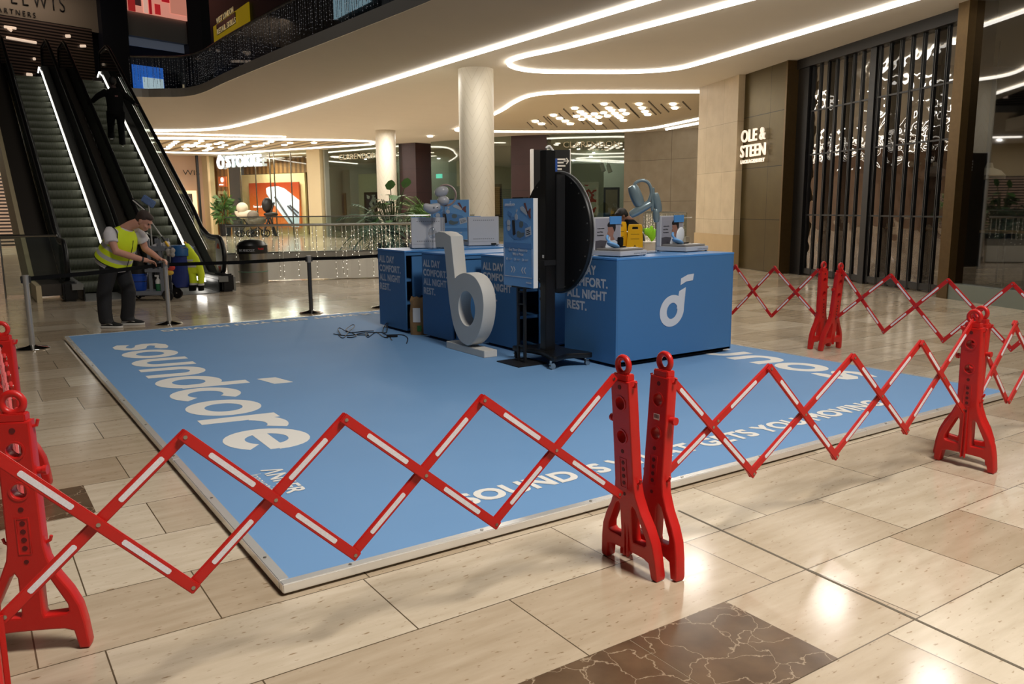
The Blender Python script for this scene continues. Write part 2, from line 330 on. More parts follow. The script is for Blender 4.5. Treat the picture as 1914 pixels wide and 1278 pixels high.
# ================================================================== SETTING
m = MB(); m.raw([(-16, -6, 0), (42, -6, 0), (42, 66, 0), (-16, 66, 0)], [(0, 1, 2, 3)]); struct(m, 'floor', M_FLOOR)
def slab(n, x0, x1, y0, y1):
    m = MB(); m.bx(x0, x1, y0, y1, -.01, .0012); struct(m, n, M_MARBLE)
slab('trim_1', 1.376, 1.876, 1.535, 2.039); slab('trim_2', 1.879, 2.386, 1.535, 2.039); slab('trim_3', -.5, .458, 4.57, 5.074)
a, b = gp(1268, 954), gp(1914, 1251); d = b-a; m = MB(); m.box((a+b)/2+d*.1, (d.length*1.2, .014, .0022), math.atan2(d.y, d.x)); struct(m, 'trim_16', mat('expansion_joint', (98, 88, 72), .5))
CZ = 4.7
EDGE = [(-14, 36.2), (-4, 36.05), (2, 35.9), (6.45, 35.7), (7.6, 35.2), (8.51, 34.4), (9.1, 32.7), (9.25, 28.9), (9.25, 24), (9.2, 18.4), (9.16, 15.7), (9.15, 12.8), (9.14, 9.9), (9.14, -6)]
BAND = [(-14, 30.6), (-4, 30.4), (2, 30.2), (5.16, 29.9), (6.0, 29.5), (6.63, 28.95), (6.9, 27.7), (6.93, 25.1), (7.05, 21.6), (7.22, 18.3), (7.33, 16.1), (7.43, 13.6), (7.5, 9.5), (7.5, -6)]
def resmp(p, k): return [(v.x, v.y) for v in cat_rom([(a, b, 0) for a, b in p], k, False)]
ED = [(v[0], v[1]) for v in resmp(EDGE, 5)]; BD = [(v[0], v[1]) for v in resmp(BAND, 5)]
def polyface(pts, z, flip=False):
    m = MB(); v = [m.bm.verts.new((x, y, z)) for x, y in pts]; f = m.bm.faces.new(v)
    bmesh.ops.triangulate(m.bm, faces=[f]); return m
m = polyface(ED+[(42, -6), (42, 66), (-14, 66)], CZ); struct(m, 'ceiling', M_CEIL)
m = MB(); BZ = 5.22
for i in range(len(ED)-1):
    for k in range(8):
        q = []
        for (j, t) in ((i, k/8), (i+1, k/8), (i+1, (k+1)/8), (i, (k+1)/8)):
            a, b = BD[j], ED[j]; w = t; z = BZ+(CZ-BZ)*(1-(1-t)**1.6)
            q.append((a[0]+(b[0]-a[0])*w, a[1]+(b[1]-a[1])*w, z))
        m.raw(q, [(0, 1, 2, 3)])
bmesh.ops.remove_doubles(m.bm, verts=m.bm.verts[:], dist=.0005); struct(m, 'trim_4', mat('dimmed_plaster', (178, 172, 162), .8, noise=.03, nscale=1.5), True)  # soffit plaster again, the bulkhead's weaker light put into a greyer colour
def wall_strip(pts, z0, z1, th=.02, mb=None):
    m = mb or MB()
    for (a, b) in zip(pts, pts[1:]):
        d = Vector((b[0]-a[0], b[1]-a[1], 0)); n = Vector((-d.y, d.x, 0)).normalized()*th
        A, B = Vector((a[0], a[1], 0)), Vector((b[0], b[1], 0))
        v = [A+Z*z0, B+Z*z0, B+Z*z1, A+Z*z1, A+n+Z*z0, B+n+Z*z0, B+n+Z*z1, A+n+Z*z1]
        m.raw(v, [(0, 1, 2, 3), (7, 6, 5, 4), (0, 4, 5, 1), (3, 2, 6, 7), (0, 3, 7, 4), (1, 5, 6, 2)])
    return m
struct(wall_strip(BD, BZ-.01, BZ+.26, .05), 'trim_5', mat('fascia_steel', (158, 156, 152), .42, .5))
m = polyface(BD+[(34, -6), (34, 60), (-14, 60)], BZ+.06); struct(m, 'floor_upper', M_DARKW)
# strip lights in the soffit
def strip(name, pts, label, r=.036, k=6, closed=False):
    m = MB(); m.tube([(x, y, CZ-r-.004) for x, y, *_ in cat_rom([(a, b, 0) for a, b in pts], k, closed)], r, 8, closed)
    o = m.build(name, M_STRIP, None, True); return tag(o, label, 'ceiling light', 'strip lights in the soffit')
strip('strip_light', EDGE[2:], 'white strip light following the edge of the overhanging soffit', .04)
strip('strip_light', [(10.38, 4), (10.38, 9.12), (10.37, 11.22), (10.34, 13.34), (10.2, 14.5), (10.25, 15.19), (10.55, 15.7), (11.06, 16.0), (11.65, 16.0), (12.6, 15.5), (13.58, 14.86), (14.05, 14.12), (13.95, 13.1), (13.18, 9.98), (12.4, 6.9), (11.6, 4)], 'white strip light bent into a long narrow loop in front of the shuttered shop')
strip('strip_light', [(17.58, 16.39), (15.6, 17.6), (14.2, 18.55), (13.85, 19.46), (14.3, 21), (15.43, 23.79), (17.0, 28.9), (17.25, 29.6), (17.6, 29.75), (19.15, 29.3), (22.6, 27.3), (23.6, 26), (23.67, 24.57), (22.53, 20.97)], 'white strip light around the lamp panel right of the pale round column')
strip('strip_light', [(24.6, 25.07), (23.79, 22.13)], 'short white strip light above the grey stone wall')
L1 = [(4, 41.5), (8.88, 38.9), (12, 37.7), (14.31, 36.88), (16.26, 36.5), (17.05, 37.15), (17.3, 38.4), (16.01, 41.3), (13.33, 47.4), (11, 48.6), (4, 48.6)]
strip('strip_light', L1, 'white strip light around the lamp panel in front of the pram shop', .036)
strip('strip_light', [(7.2, 37.2), (10.3, 36.5), (12.4, 36.1)], 'thin white strip light left above the lamp panel by the escalators', .028)
M_PERF = stripe_mat('perforated_panel', (206, 190, 160), (120, 106, 84), 1.6, 0, .6, .62)
m = polyface([(14.0, 19.5), (14.4, 21), (15.5, 23.8), (17.1, 28.9), (17.6, 29.5), (19.1, 29.1), (22.5, 27.1), (23.5, 25.9), (23.5, 24.6), (22.4, 21), (19, 17), (17.4, 16.8), (14.4, 18.7)], CZ-.012); struct(m, 'trim_6', mat('lamp_panel_board', (214, 200, 172), .7))
m = polyface([(a, b) for a, b in L1], CZ-.012); struct(m, 'trim_7', M_PERF)
def lamps(lst, ox, oy, sc, hw, hh, lab, grp):
    first = None
    for (x, y) in lst:
        px, py = ox+x/sc, oy+y/sc; c = gp(px, py, CZ-.03); a = (gp(px+hw, py, CZ-.03)-c); b = (gp(px, py-hh, CZ-.03)-c)
        ln = min(b.length, .32); b = b.normalized()*ln
        m = MB(); m.loft([((0, 0, -.012), a, b), ((0, 0, .012), a, b)], 14); o = m.build('ceiling_light', M_LAMP); o.location = c
        tag(o, lab, 'ceiling light', grp)
lamps([(367,304),(420,326),(522,253),(574,279),(622,303),(665,326),(703,193),(750,224),(780,243),(815,265),(847,287),(872,301),(908,322),(718,262),(762,287),(870,243),(908,268),(953,157),(992,192),(1017,211),(1045,237),(1070,258),(1090,273),(1118,298),(948,232),(982,259),(1108,211),(1138,240),(1250,158),(1277,191),(1301,222),(1324,247),(1540,158),(1556,191)], 920, 160, 4.557, 6.2, 1.8,
      'small bright lozenge lamp in the soffit panel right of the pale round column', 'lozenge lamps in the right soffit panel')
lamps([(172,104),(357,99),(340,112),(322,125),(305,137),(287,150),(543,94),(512,110),(490,122),(470,134),(433,156),(438,122),(418,135),(526,134),(556,130),(600,120),(583,134),(612,145),(597,157),(573,165),(693,106),(660,115),(720,125),(690,140),(880,102),(850,121),(818,130),(765,150),(790,140),(943,133),(1063,99),(1027,113),(990,127),(1205,108),(1162,123),(1383,107)], 240, 240, 3.9875, 5.6, 1.2,
      'small bright lozenge lamp in the soffit panel in front of the pram shop', 'lozenge lamps in the left soffit panel')
lamps([(804, 255)], 0, 0, 1, 5, 1.6, 'single small round downlight in the soffit between the two maroon columns', 'downlights')
# slots cut in the right lamp panel
m = MB()
for (x, y, n) in [(300,315,6),(390,290,9),(470,270,10),(440,265,8),(610,200,9),(570,240,12),(690,235,11),(770,170,10),(855,160,12),(800,300,10),(900,290,9),(1020,135,12),(1000,290,10),(1140,155,12),(1180,200,9),(1335,135,12),(1350,200,6),(1440,160,8),(1625,140,8)]:
    for i in range(n):
        px = 920+(x+i*9)/4.557; py = 160+(y+i*9)/4.557; c = gp(px, py, CZ-.014); d = (gp(px, py-1.6, CZ-.014)-c).normalized()
        m.box(c, (.05, .34, .004), math.atan2(d.y, d.x)-PI/2)
struct(m, 'trim_8', mat('vent_slot', (84, 74, 58), .8))
# round columns
def column(x, y, r, lab):
    t = thing('round_column', lab, 'column', (x, y, 0))
    m = MB(); m.lathe((0, 0, 0), [(r, 0), (r, CZ)], 48); m.build('shaft', M_COL, t, True)
    m = MB(); m.lathe((0, 0, 0), [(r+.015, 0), (r+.015, .14), (r, .15)], 48); m.build('base_ring', M_STEEL, t, True)
def col_mat():
    m = mat('column_tiles', (216, 208, 190), .5); nt = m.node_tree; N = nt.nodes.new; L = nt.links.new; b = nt.nodes['Principled BSDF']
    tc = N('ShaderNodeTexCoord'); sp = N('ShaderNodeSeparateXYZ'); L(tc.outputs['Object'], sp.inputs[0])
    at = N('ShaderNodeMath'); at.operation = 'ARCTAN2'; L(sp.outputs[1], at.inputs[0]); L(sp.outputs[0], at.inputs[1])
    tri = N('ShaderNodeMath'); tri.operation = 'PINGPONG'; tri.inputs[1].default_value = PI/4; L(at.outputs[0], tri.inputs[0])
    sc = N('ShaderNodeMath'); sc.operation = 'MULTIPLY'; sc.inputs[1].default_value = .75; L(tri.outputs[0], sc.inputs[0])
    ad = N('ShaderNodeMath'); L(sp.outputs[2], ad.inputs[0]); L(sc.outputs[0], ad.inputs[1])
    m2 = N('ShaderNodeMath'); m2.operation = 'MULTIPLY'; m2.inputs[1].default_value = 3.6; L(ad.outputs[0], m2.inputs[0]); fr = N('ShaderNodeMath'); fr.operation = 'FRACT'; L(m2.outputs[0], fr.inputs[0])
    g = N('ShaderNodeMath'); g.operation = 'LESS_THAN'; g.inputs[1].default_value = .03; L(fr.outputs[0], g.inputs[0])
    mx = N('ShaderNodeMix'); mx.data_type = 'RGBA'; mx.inputs[6].default_value = rgb(216, 208, 190); mx.inputs[7].default_value = rgb(180, 170, 148); L(g.outputs[0], mx.inputs[0]); L(mx.outputs[2], b.inputs['Base Color']); return m
M_COL = col_mat()
column(10.32, 16.75, .41, 'thick pale round column rising behind the blue counters to the soffit')
column(15.05, 31.6, .41, 'pale round column farther back beside the dark maroon pillar')

# ---- the right-hand shop wall: bronze panel, grille, café window
A0 = Vector((16.314, 13.944, 0)); EV = Vector((-.3811, -.9245, 0)); NV = Vector((-.9245, .3811, 0))
def wl(s, n, z): return A0+EV*s+NV*n+Z*z
RZ = math.atan2(EV.y, EV.x)
def wbox(m, s0, s1, n0, n1, z0, z1, mi=0): m.box(wl((s0+s1)/2, (n0+n1)/2, (z0+z1)/2), (abs(s1-s0), abs(n1-n0), z1-z0), RZ, 0, None, mi)
m = MB(); wbox(m, -2.3, -.02, -.9, .16, 0, 4.75); struct(m, 'wall_pier', M_STONE)
m = MB(); wbox(m, -2.33, .0, -.85, .18, 0, .82); struct(m, 'baseboard_pier', mat('limestone_plinth', (186, 160, 118), .55, noise=.08, nscale=4))
m = MB(); wbox(m, 0, 1.93, -.3, 0, 0, 4.72); struct(m, 'wall_bronze', M_BRONZE)
m = MB(); wbox(m, 1.93, 2.0, -.35, .02, 0, 4.72); struct(m, 'trim_9', M_BRONZE2)
m = MB(); wbox(m, 7.14, 7.38, -.5, .02, 0, 4.72); struct(m, 'trim_10', M_BRONZE2)
m = MB(); wbox(m, 2.0, 2.42, -.45, -.25, 0, 4.72); wbox(m, 2.0, 7.14, -.5, -.2, 4.5, 4.72); struct(m, 'trim_11', M_FRAME)
sign = thing('shop_sign', 'white raised bakery shop name on the bronze wall panel right of the stone pier', 'sign', wl(.5, 0, 2.6))
def ole(t, w, h, s, z, dp, nm):
    m = MB(); m.text(t, wl(s, .06, z), EV, Z, w, h, dp, .01); m.build(nm, M_LETTERLIT, sign, world=True)
M_LETTERLIT = mat('lit_sign_letters', (250, 240, 228), .5, emit=.55, ecol=(255, 236, 214))
ole('OLE &', 1.17, .29, .06, 3.07, .03, 'lettering'); ole('STEEN', 1.22, .29, .04, 2.71, .03, 'lettering'); ole('LAGKAGEHUSET', 1.17, .09, .06, 2.56, .02, 'lettering')
# sliding grille with glass slats
g = thing('shop_grille', 'closed black folding grille with wavy glass slats and vertical bars', 'shutter', wl(4.8, -.33, 0))
SL = [2.46+i*.292 for i in range(8)]; SR = [4.74+i*.3 for i in range(9)]
for lst in (SL, SR):
    for a, b in zip(lst, lst[1:]):
        m = MB(); v = [wl(a, -.34, .14), wl(b, -.34, .14), wl(b, -.34, 4.5), wl(a, -.34, 4.5)]; m.raw(v, [(0, 1, 2, 3)])
        m.build('glass_slat', M_SLAT, g, world=True)
for lst in (SL, SR):
    for a in lst:
        m = MB(); wbox(m, a-.028, a-.008, -.36, -.31, .02, 4.5); wbox(m, a+.012, a+.032, -.36, -.31, .02, 4.5); m.build('bar', M_FRAME, g, world=True)
m = MB(); wbox(m, 4.5, 4.68, -.42, -.28, 0, 4.5); m.build('middle_post', M_FRAME, g, world=True)
for z in (.04, 1.32, 2.62, 3.55):
    m = MB(); wbox(m, 2.44, 7.14, -.355, -.315, z, z+(.12 if z < .1 else .03)); m.build('cross_rail', M_FRAME, g, world=True)
m = MB(); v = [wl(7.38, -.12, .26), wl(14, -.12, .26), wl(14, -.12, 4.7), wl(7.38, -.12, 4.7)]; m.raw(v, [(0, 1, 2, 3)]); struct(m, 'window_1', M_CAFE)
m = MB(); wbox(m, 7.38, 14, -.2, .0, 0, .26); struct(m, 'baseboard_window', mat('grey_window_kerb', (116, 122, 112), .4))
# café room behind
m = MB(); wbox(m, -2, 16, -8.2, -8, 0, 4.7); struct(m, 'wall_cafe_back', mat('cafe_back_wall', (150, 148, 144), .7, noise=.1, nscale=2))
m = MB(); wbox(m, 1.9, 2.0, -8, -.3, 0, 4.7); struct(m, 'wall_cafe_side', M_DARKW)
m = MB(); wbox(m, 7.6, 8.1, -2.2, -1.2, 0, 4.7); struct(m, 'trim_12', mat('cafe_pillar', (120, 118, 110), .6))
area('cafe_lamp', tuple(wl(6, -4.5, 4.3)), 4, 4, 60, (1, .93, .85), tuple(wl(6, -4.51, 0)))
LABP = ['white pendant lamp behind the left grille bay', 'white pendant lamp behind the middle of the grille', 'white pendant lamp behind the right end of the grille', 'white pendant lamp inside the far right shop window']
for (px, py, lb) in ((1515, 325, LABP[0]), (1632, 325, LABP[1]), (1745, 322, LABP[2]), (1848, 325, LABP[3])):
    c = on(px, py, wl(5, -3, 0), NV); t = thing('pendant_lamp', lb, 'lamp', c, 0, 'café pendant lamps')
    m = MB(); m.lathe((0, 0, 0), [(.3, -.1), (.3, -.03), (.22, .06), (.08, .12), (.05, .22)], 20); m.build('lamp_shade', mat('enamel_shade', (190, 186, 176), .4), t, True)
    m = MB(); m.cyl((0, 0, .2), (0, 0, 4.7-c.z), .008, n=6); m.build('cord', M_BLACK, t)
t = thing('cafe_counter', 'grey counter with wooden top inside the far right shop window', 'counter', wl(10.2, -2.2, 0), RZ)
m = MB(); m.bx(-1.6, 1.8, -.4, .4, 0, 1.02); m.build('body', mat('cafe_counter_grey', (96, 96, 92), .6), t)
m = MB(); m.bx(-1.65, 1.85, -.45, .45, 1.02, 1.07); m.build('worktop', mat('oak_worktop', (170, 134, 74), .5), t)
for s, lb in ((2.9, 'left'), (4.1, 'middle'), (5.6, 'right')):
    t = thing('cafe_table', 'high wooden table %s behind the folding grille' % {'left': 'leftmost', 'middle': 'in the middle', 'right': 'rightmost'}[lb], 'table', wl(s, -2.6, 0), RZ, 'café tables')
    m = MB(); m.bx(-.42, .42, -.3, .3, 1.0, 1.04); m.build('tabletop', mat('oak_top', (160, 126, 72), .5), t)
    for a, b in ((-1, -1), (-1, 1), (1, -1), (1, 1)):
        m = MB(); m.cyl((a*.36, b*.25, 0), (a*.36, b*.25, 1.0), .02, n=8); m.build('leg', M_BLACK, t)

# ---- far shop fronts
def vplane(a, b): d = Vector((b[0]-a[0], b[1]-a[1], 0)).normalized(); n = Vector((d.y, -d.x, 0)); n = -n if n.dot(C0-Vector((a[0], a[1], 0))) < 0 else n; return Vector((a[0], a[1], 0)), d, n
def quad(px0, px1, py0, py1, pl, off=0, th=.05, mb=None):
    # a slab on a shop plane, offset towards (+) or behind (-) it, spanning the given surveyed rectangle
    p, d, n = pl; q = p+n*off; a = on(px0, (py0+py1)/2, q, n); b = on(px1, (py0+py1)/2, q, n); c = (px0+px1)/2
    z1 = on(c, py0, q, n).z; z0 = on(c, py1, q, n).z; s0, s1 = (a-q).dot(d), (b-q).dot(d)
    m = mb or MB(); m.box(q+d*((s0+s1)/2)+Z*((z0+z1)/2)-n*th/2, (abs(s1-s0), th, abs(z1-z0)), math.atan2(d.y, d.x)); return m
PS = vplane((12.59, 52.1), (16.6, 43.7)); PC = vplane((16.72, 43.15), (18.54, 37.47)); PM = vplane((19.45, 35.82), (21.0, 31.2)); PD = vplane((21.93, 29.72), (24.89, 27.15)); PW = vplane((24.89, 27.15), (25.6, 23.4))
def front(name, a, b, z0, z1, mtl, th=.02): struct(wall_strip([a, b], z0, z1, th), name, mtl)
M_CREAM = mat('cream_pilaster', (208, 190, 152), .55)
front('window_2', (12.9, 51.45), (16.3, 44.3), 0, 4.7, M_GLASS); front('window_3', (16.9, 42.6), (18.54, 37.47), 0, 4.7, M_SHOP)
front('window_4', (19.45, 35.82), (21.0, 31.2), 0, 4.7, M_SHOP); front('window_5', (21.93, 29.72), (24.5, 27.5), 0, 4.7, M_SHOP)
m = quad(577, 601, 270, 500, PS, .1, .5); struct(m, 'wall_pilaster_right', M_CREAM)
m = quad(368, 392, 270, 500, PS, .1, .5); struct(m, 'wall_pilaster_left', M_CREAM)
m = wall_strip([(24.5, 27.5), (25.0, 27.0), (26.2, 21.0)], 0, 4.7, .3); struct(m, 'wall_stone', M_STONE2)
# maroon pillars
a, b, c = gp(745, 268.5, 4.7), gp(776, 266.5, 4.7), gp(805, 268.5, 4.7)
m = MB(); d = (a-b)+(c-b); v = [a, b, c, b+d*1.2]; m.raw([(p.x, p.y, 0) for p in v]+[(p.x, p.y, 4.7) for p in v], [(0, 1, 5, 4), (1, 2, 6, 5), (2, 3, 7, 6), (3, 0, 4, 7)]); struct(m, 'wall_pillar_left', M_BROWN)
a, c = gp(955, 254, 4.7), gp(1023, 251.5, 4.7); d = Vector((.8, .8, 0))
m = MB(); v = [a, c, c+d, a+d]; m.raw([(p.x, p.y, 0) for p in v]+[(p.x, p.y, 4.7) for p in v], [(0, 1, 5, 4), (1, 2, 6, 5), (2, 3, 7, 6), (3, 0, 4, 7)]); struct(m, 'wall_pillar_right', M_BROWN)
# interiors: back walls
m = wall_strip([(17.3, 54.3), (21.6, 45.3)], 0, 4.7, .1); struct(m, 'wall_pram_shop', mat('pram_shop_wall', (222, 190, 140), .7))
m = wall_strip([(16.95, 43.3), (21.6, 45.35)], 0, 4.7, .1); struct(m, 'wall_shop_partition', mat('partition_grey', (150, 150, 138), .8))  # unseen wall, added to keep the pram shop's light out of the gallery
area('pram_shop_lamp', (15.6, 48.6, 4.4), 2, 5, 480, (1, .87, .66), (15.6, 48.61, 0))
m = wall_strip([(20.6, 45.3), (22.4, 39.3), (25.3, 34.0), (28.6, 30.2), (31, 28)], 0, 4.7, .1); struct(m, 'wall_gallery', mat('gallery_wall', (136, 140, 126), .8))
area('gallery_lamp', (20.5, 41.0, 4.4), 2.5, 4, 150, (1, .98, .92), (20.5, 41.01, 0)); area('gallery_lamp', (25.6, 30.8, 4.4), 2.5, 3, 150, (1, .98, .92), (25.6, 30.81, 0))
m = wall_strip([(-14, 51.6), (12.7, 51.9)], 0, 4.7, .1); struct(m, 'wall_far_left', mat('pink_beige_hoarding', (196, 164, 140), .7))
m = wall_strip([(-14, 41), (3.4, 41)], 3.0, 4.7, .2); struct(m, 'wall_left_bulkhead', M_CREAM)
m = wall_strip([(-14, 41), (3.4, 41)], 0, 3.0, .06); struct(m, 'wall_left_shutter', stripe_mat('slat_shutter', (186, 160, 140), (40, 32, 30), 7, 2, .4))
m = MB(); m.bx(-1.35, -.5, 29, 29.9, 0, 4.7); struct(m, 'wall_left_column', M_COL)

# ---- far shop contents
def lit(name, c, e): return mat(name, c, .5, emit=e)
p, d, n = PS
t = thing('shop_sign', 'glowing white round emblem and shop name above the pram shop window', 'sign', tuple(on(445, 300, p+n*.15, n)))
M_SIGNW = lit('sign_white', (240, 248, 255), 2.2)
def onps(x, y, off=.15): return on(x, y, p+n*off, n)
o1, o2 = onps(424, 314), onps(489, 290); m = MB(); hgt = onps(455, 291).z-onps(455, 313).z
m.text('STOKKE', onps(424, 313), d, Z, (o2-o1).dot(d), hgt, .06, .035); m.build('lettering', M_SIGNW, t, world=True)
m = MB(); c = onps(412, 303); ez = (onps(412, 290).z-onps(412, 317).z)/2
m.plate([circ(0, -.06*ez, ez*.72, ez*.9, 30), circ(.1*ez, -.1*ez, ez*.38, ez*.5, 24)], c, d, Z, .06); m.plate([circ(-.1*ez, ez*.62, ez*.36, ez*.4, 24), circ(-.02*ez, ez*.6, ez*.16, ez*.2, 16)], c, d, Z, .06); m.build('emblem', M_SIGNW, t, world=True)
for i, px in enumerate((452, 480, 507, 515, 546)):
    m = quad(px-.5, px+.5, 284, 470, PS, .03, .05); struct(m, 'trim_%d' % (20+i), MATS['brushed_steel'])
t = thing('blade_sign', 'small square orange sign with white emblem hanging on the slatted wood wall', 'sign', tuple(onps(415, 340, -.4)))
m = quad(408, 423, 330, 349, PS, -.35, .06); m.build('board', lit('orange_sign', (230, 96, 24), .5), t, world=True)
m = MB(); m.plate([circ(0, 0, .13, .15, 18)], onps(415, 336, -.3), d, Z, .02); m.text('STOKKE', onps(410, 346.5, -.3), d, Z, .36, .08, .01, .02); m.build('emblem', M_SIGNW, t, world=True)
m = quad(397, 428, 280, 470, PS, -1.2, .1); struct(m, 'wall_wood_slats', stripe_mat('wood_slats', (214, 150, 74), (150, 96, 40), 3.2, 1, .6))
m = quad(395, 480, 286, 322, PS, -3.6, .1); m = quad(455, 575, 296, 324, PS, -3.4, .1); struct(m, 'trim_13', stripe_mat('brown_slats', (150, 112, 70), (104, 74, 44), 3, 1, .6))
m = quad(452, 572, 325, 462, PS, -3.2, .15); struct(m, 'wall_screen_surround', mat('cream_surround', (228, 208, 164), .7))
t = thing('video_screen', 'large orange screen showing a white oval baby bed inside the pram shop', 'screen', tuple(onps(515, 380, -3)))
m = quad(467, 560, 341, 424, PS, -3.0, .08)
def grad_mat():
    m = lit('orange_picture', (212, 92, 34), .8); nt = m.node_tree; N = nt.nodes.new; L = nt.links.new; b = nt.nodes['Principled BSDF']
    tc = N('ShaderNodeTexCoord'); sp = N('ShaderNodeSeparateXYZ'); L(tc.outputs['Object'], sp.inputs[0]); mr = N('ShaderNodeMapRange'); mr.inputs['From Min'].default_value = .6; mr.inputs['From Max'].default_value = 3
    L(sp.outputs[2], mr.inputs[0]); cr = N('ShaderNodeValToRGB'); cr.color_ramp.elements[0].color = rgb(226, 116, 52); cr.color_ramp.elements[1].color = rgb(146, 50, 20); L(mr.outputs[0], cr.inputs[0]); L(cr.outputs[0], b.inputs['Emission Color']); L(cr.outputs[0], b.inputs['Base Color']); return m
m.build('picture', grad_mat(), t, world=True)
m = MB(); q = p-n*2.98; pts = [on(x, y, q, n) for x, y in ((498, 352), (503, 349), (520, 348), (532, 352), (560, 374), (560, 424), (546, 424), (536, 412), (508, 376), (499, 362))]
m.plate([[((v-pts[0]).dot(d), v.z-pts[0].z) for v in pts]], pts[0]+n*.03, d, Z, .02); m.build('bed_picture', lit('white_blue_picture', (206, 216, 238), .75), t, world=True)
m = MB(); 
for a, b in (((514, 368), (548, 420)), ((538, 385), (556, 404)), ((542, 384), (558, 398))): m.cyl(on(*a, q+n*.06, n), on(*b, q+n*.06, n), .06, n=6)
m.build('bed_slot', mat('picture_slot', (70, 70, 84), .6), t, world=True)
m = MB(); m.text('Snoozi sleep', on(474, 389, q+n*.05, n), d, Z, 1.05, .17, .01); m.build('lettering', M_SIGNW, t, world=True)
# prams, chair, plant in the window
def leafball(m, c, r, n_, lmin, lmax, rnd, squash=1):
    for i in range(n_):
        v = Vector((rnd.gauss(0, 1), rnd.gauss(0, 1), rnd.gauss(0, 1)*squash)); v.normalize(); o = Vector(c)+v*r*rnd.uniform(.3, 1); l = rnd.uniform(lmin, lmax)
        dd = (v+Vector((0, 0, rnd.uniform(-.4, .6)))).normalized(); sd = dd.orthogonal().normalized()*l*.24; up_ = dd.cross(sd).normalized()*l*.06
        m.raw([o, o+dd*l*.5+sd+up_, o+dd*l, o+dd*l*.5-sd+up_], [(0, 1, 2), (0, 2, 3)])
rnd = random.Random(3)
c = onps(421, 425, .9); t = thing('potted_plant', 'bushy dark green plant standing left of the prams by the pram shop', 'plant', (c.x, c.y, 0))
m = MB(); leafball(m, (0, 0, 1.35), .55, 150, .25, .5, rnd); leafball(m, (0, 0, 1.95), .4, 90, .25, .45, rnd); m.build('foliage', M_GREEN, t)
m = MB(); m.lathe((0, 0, 0), [(.28, 0), (.36, .7)], 16); m.cyl((0, 0, .6), (0, 0, 1.8), .03); m.build('pot', M_DARKW, t)
def pram(px, py, s, lab, col1):
    c = onps(px, py, 1.1); t = thing('pram', lab, 'pram', (c.x, c.y, 0), 0, 'prams by the shop window')
    m = MB(); m.ball((0, 0, 1.0*s), (.5, .3, .26)); m.build('carrycot', col1, t, True)
    m = MB(); m.torus((-.22, 0, 1.15*s), .34, .1, Y, 16, 8, 0, PI, X); m.ball((-.22, 0, 1.3*s), (.32, .28, .3)); m.build('hood', col1, t, True)
    m = MB(); m.cyl((-.4, 0, .2), (.5, 0, 1.1*s), .03); m.cyl((.4, 0, .2), (-.3, 0, .9*s), .03); m.tube([(.5, -.2, 1.1*s), (.6, 0, 1.15*s), (.5, .2, 1.1*s)], .03); m.build('frame', M_FRAME, t)
    for a in (-.42, .42):
        for b in (-.24, .24):
            m = MB(); m.torus((a, b, .2), .17, .035, Y); m.build('wheel', M_RUBBER, t)
pram(462, 422, 1.25, 'white pram in front of the pram shop, left of the chair', mat('pram_white', (222, 210, 186), .7)); pram(482, 428, .9, 'low grey pram in front of the orange screen', mat('pram_grey', (120, 110, 96), .7))
c = onps(503, 422, 1.1); t = thing('high_chair', 'black child seat on a frame in front of the orange screen', 'chair', (c.x, c.y, 0))
m = MB(); m.ball((0, .1, 1.75), (.32, .16, .42)); m.ball((.1, -.1, 1.25), (.4, .3, .14)); m.build('seat', M_FRAME, t, True)
m = MB(); m.cyl((-.4, 0, .03), (.35, 0, 1.9), .05); m.cyl((.4, .2, .03), (-.1, .1, 1.2), .05); m.cyl((.35, -.2, .03), (0, -.1, 1.2), .05); m.build('frame', M_FRAME, t)
# gallery: names, pictures
M_GOLD = mat('pale_metal_letters', (206, 196, 168), .4, .3)
def gal_sign(pl, x0, x1, ytop, ybot, lab, small):
    p, d, n = pl; q = p+n*.06; t = thing('shop_sign', lab, 'sign', tuple(on(x0, ybot, q, n))); a, b = on(x0, ybot, q, n), on(x1, ybot, q, n)
    h = on(x0, ytop, q, n).z-a.z; z = on((x0+x1)/2, ybot, q, n).z; a.z = z
    m = MB(); m.text('CLARENDON', a, d, Z, (b-a).dot(d), h, .03, -.006); m.build('lettering', M_GOLD, t, world=True)
    if small: m = MB(); m.text('FINE ART', a+d*(b-a).dot(d)*.47-Z*h*.62, d, Z, (b-a).dot(d)*.36, h*.34, .02); m.build('lettering', M_GOLD, t, world=True)
gal_sign(PC, 634, 704, 287, 297, 'pale metal gallery name on the glass left of the rear round column', False)
gal_sign(PD, 1053, 1158, 264, 275, 'pale metal gallery name with small second line above the right gallery window', True)
def picture(pl, off, x0, x1, y0, y1, fr, cm, lab, name='picture_frame'):
    p, d, n = pl; t = thing(name, lab, 'picture', tuple(on((x0+x1)/2, y1, p+n*off, n)))
    m = quad(x0, x1, y0, y1, pl, off, .06); m.build('frame', fr, t, world=True); w = (x1-x0)*.13; h = (y1-y0)*.08
    m = quad(x0+w, x1-w, y0+h, y1-h, pl, off+.03, .03); m.build('canvas', cm, t, world=True)
def paint_mat(name, cols, sc):
    m = mat(name, (200, 200, 200), .6); nt = m.node_tree; N = nt.nodes.new; L = nt.links.new; b = nt.nodes['Principled BSDF']
    tc = N('ShaderNodeTexCoord'); no = N('ShaderNodeTexNoise'); no.inputs['Scale'].default_value = sc; no.inputs['Detail'].default_value = 2; L(tc.outputs['Object'], no.inputs[0])
    cr = N('ShaderNodeValToRGB'); cr.color_ramp.interpolation = 'CONSTANT'; el = cr.color_ramp.elements
    for i, c in enumerate(cols):
        e = el[i] if i < 2 else el.new(.5); e.position = 0 if i == 0 else .34+.32*(i-1)/max(1, len(cols)-2) ; e.color = rgb(*c)
    L(no.outputs['Fac'], cr.inputs[0]); L(cr.outputs[0], b.inputs['Base Color']); return m
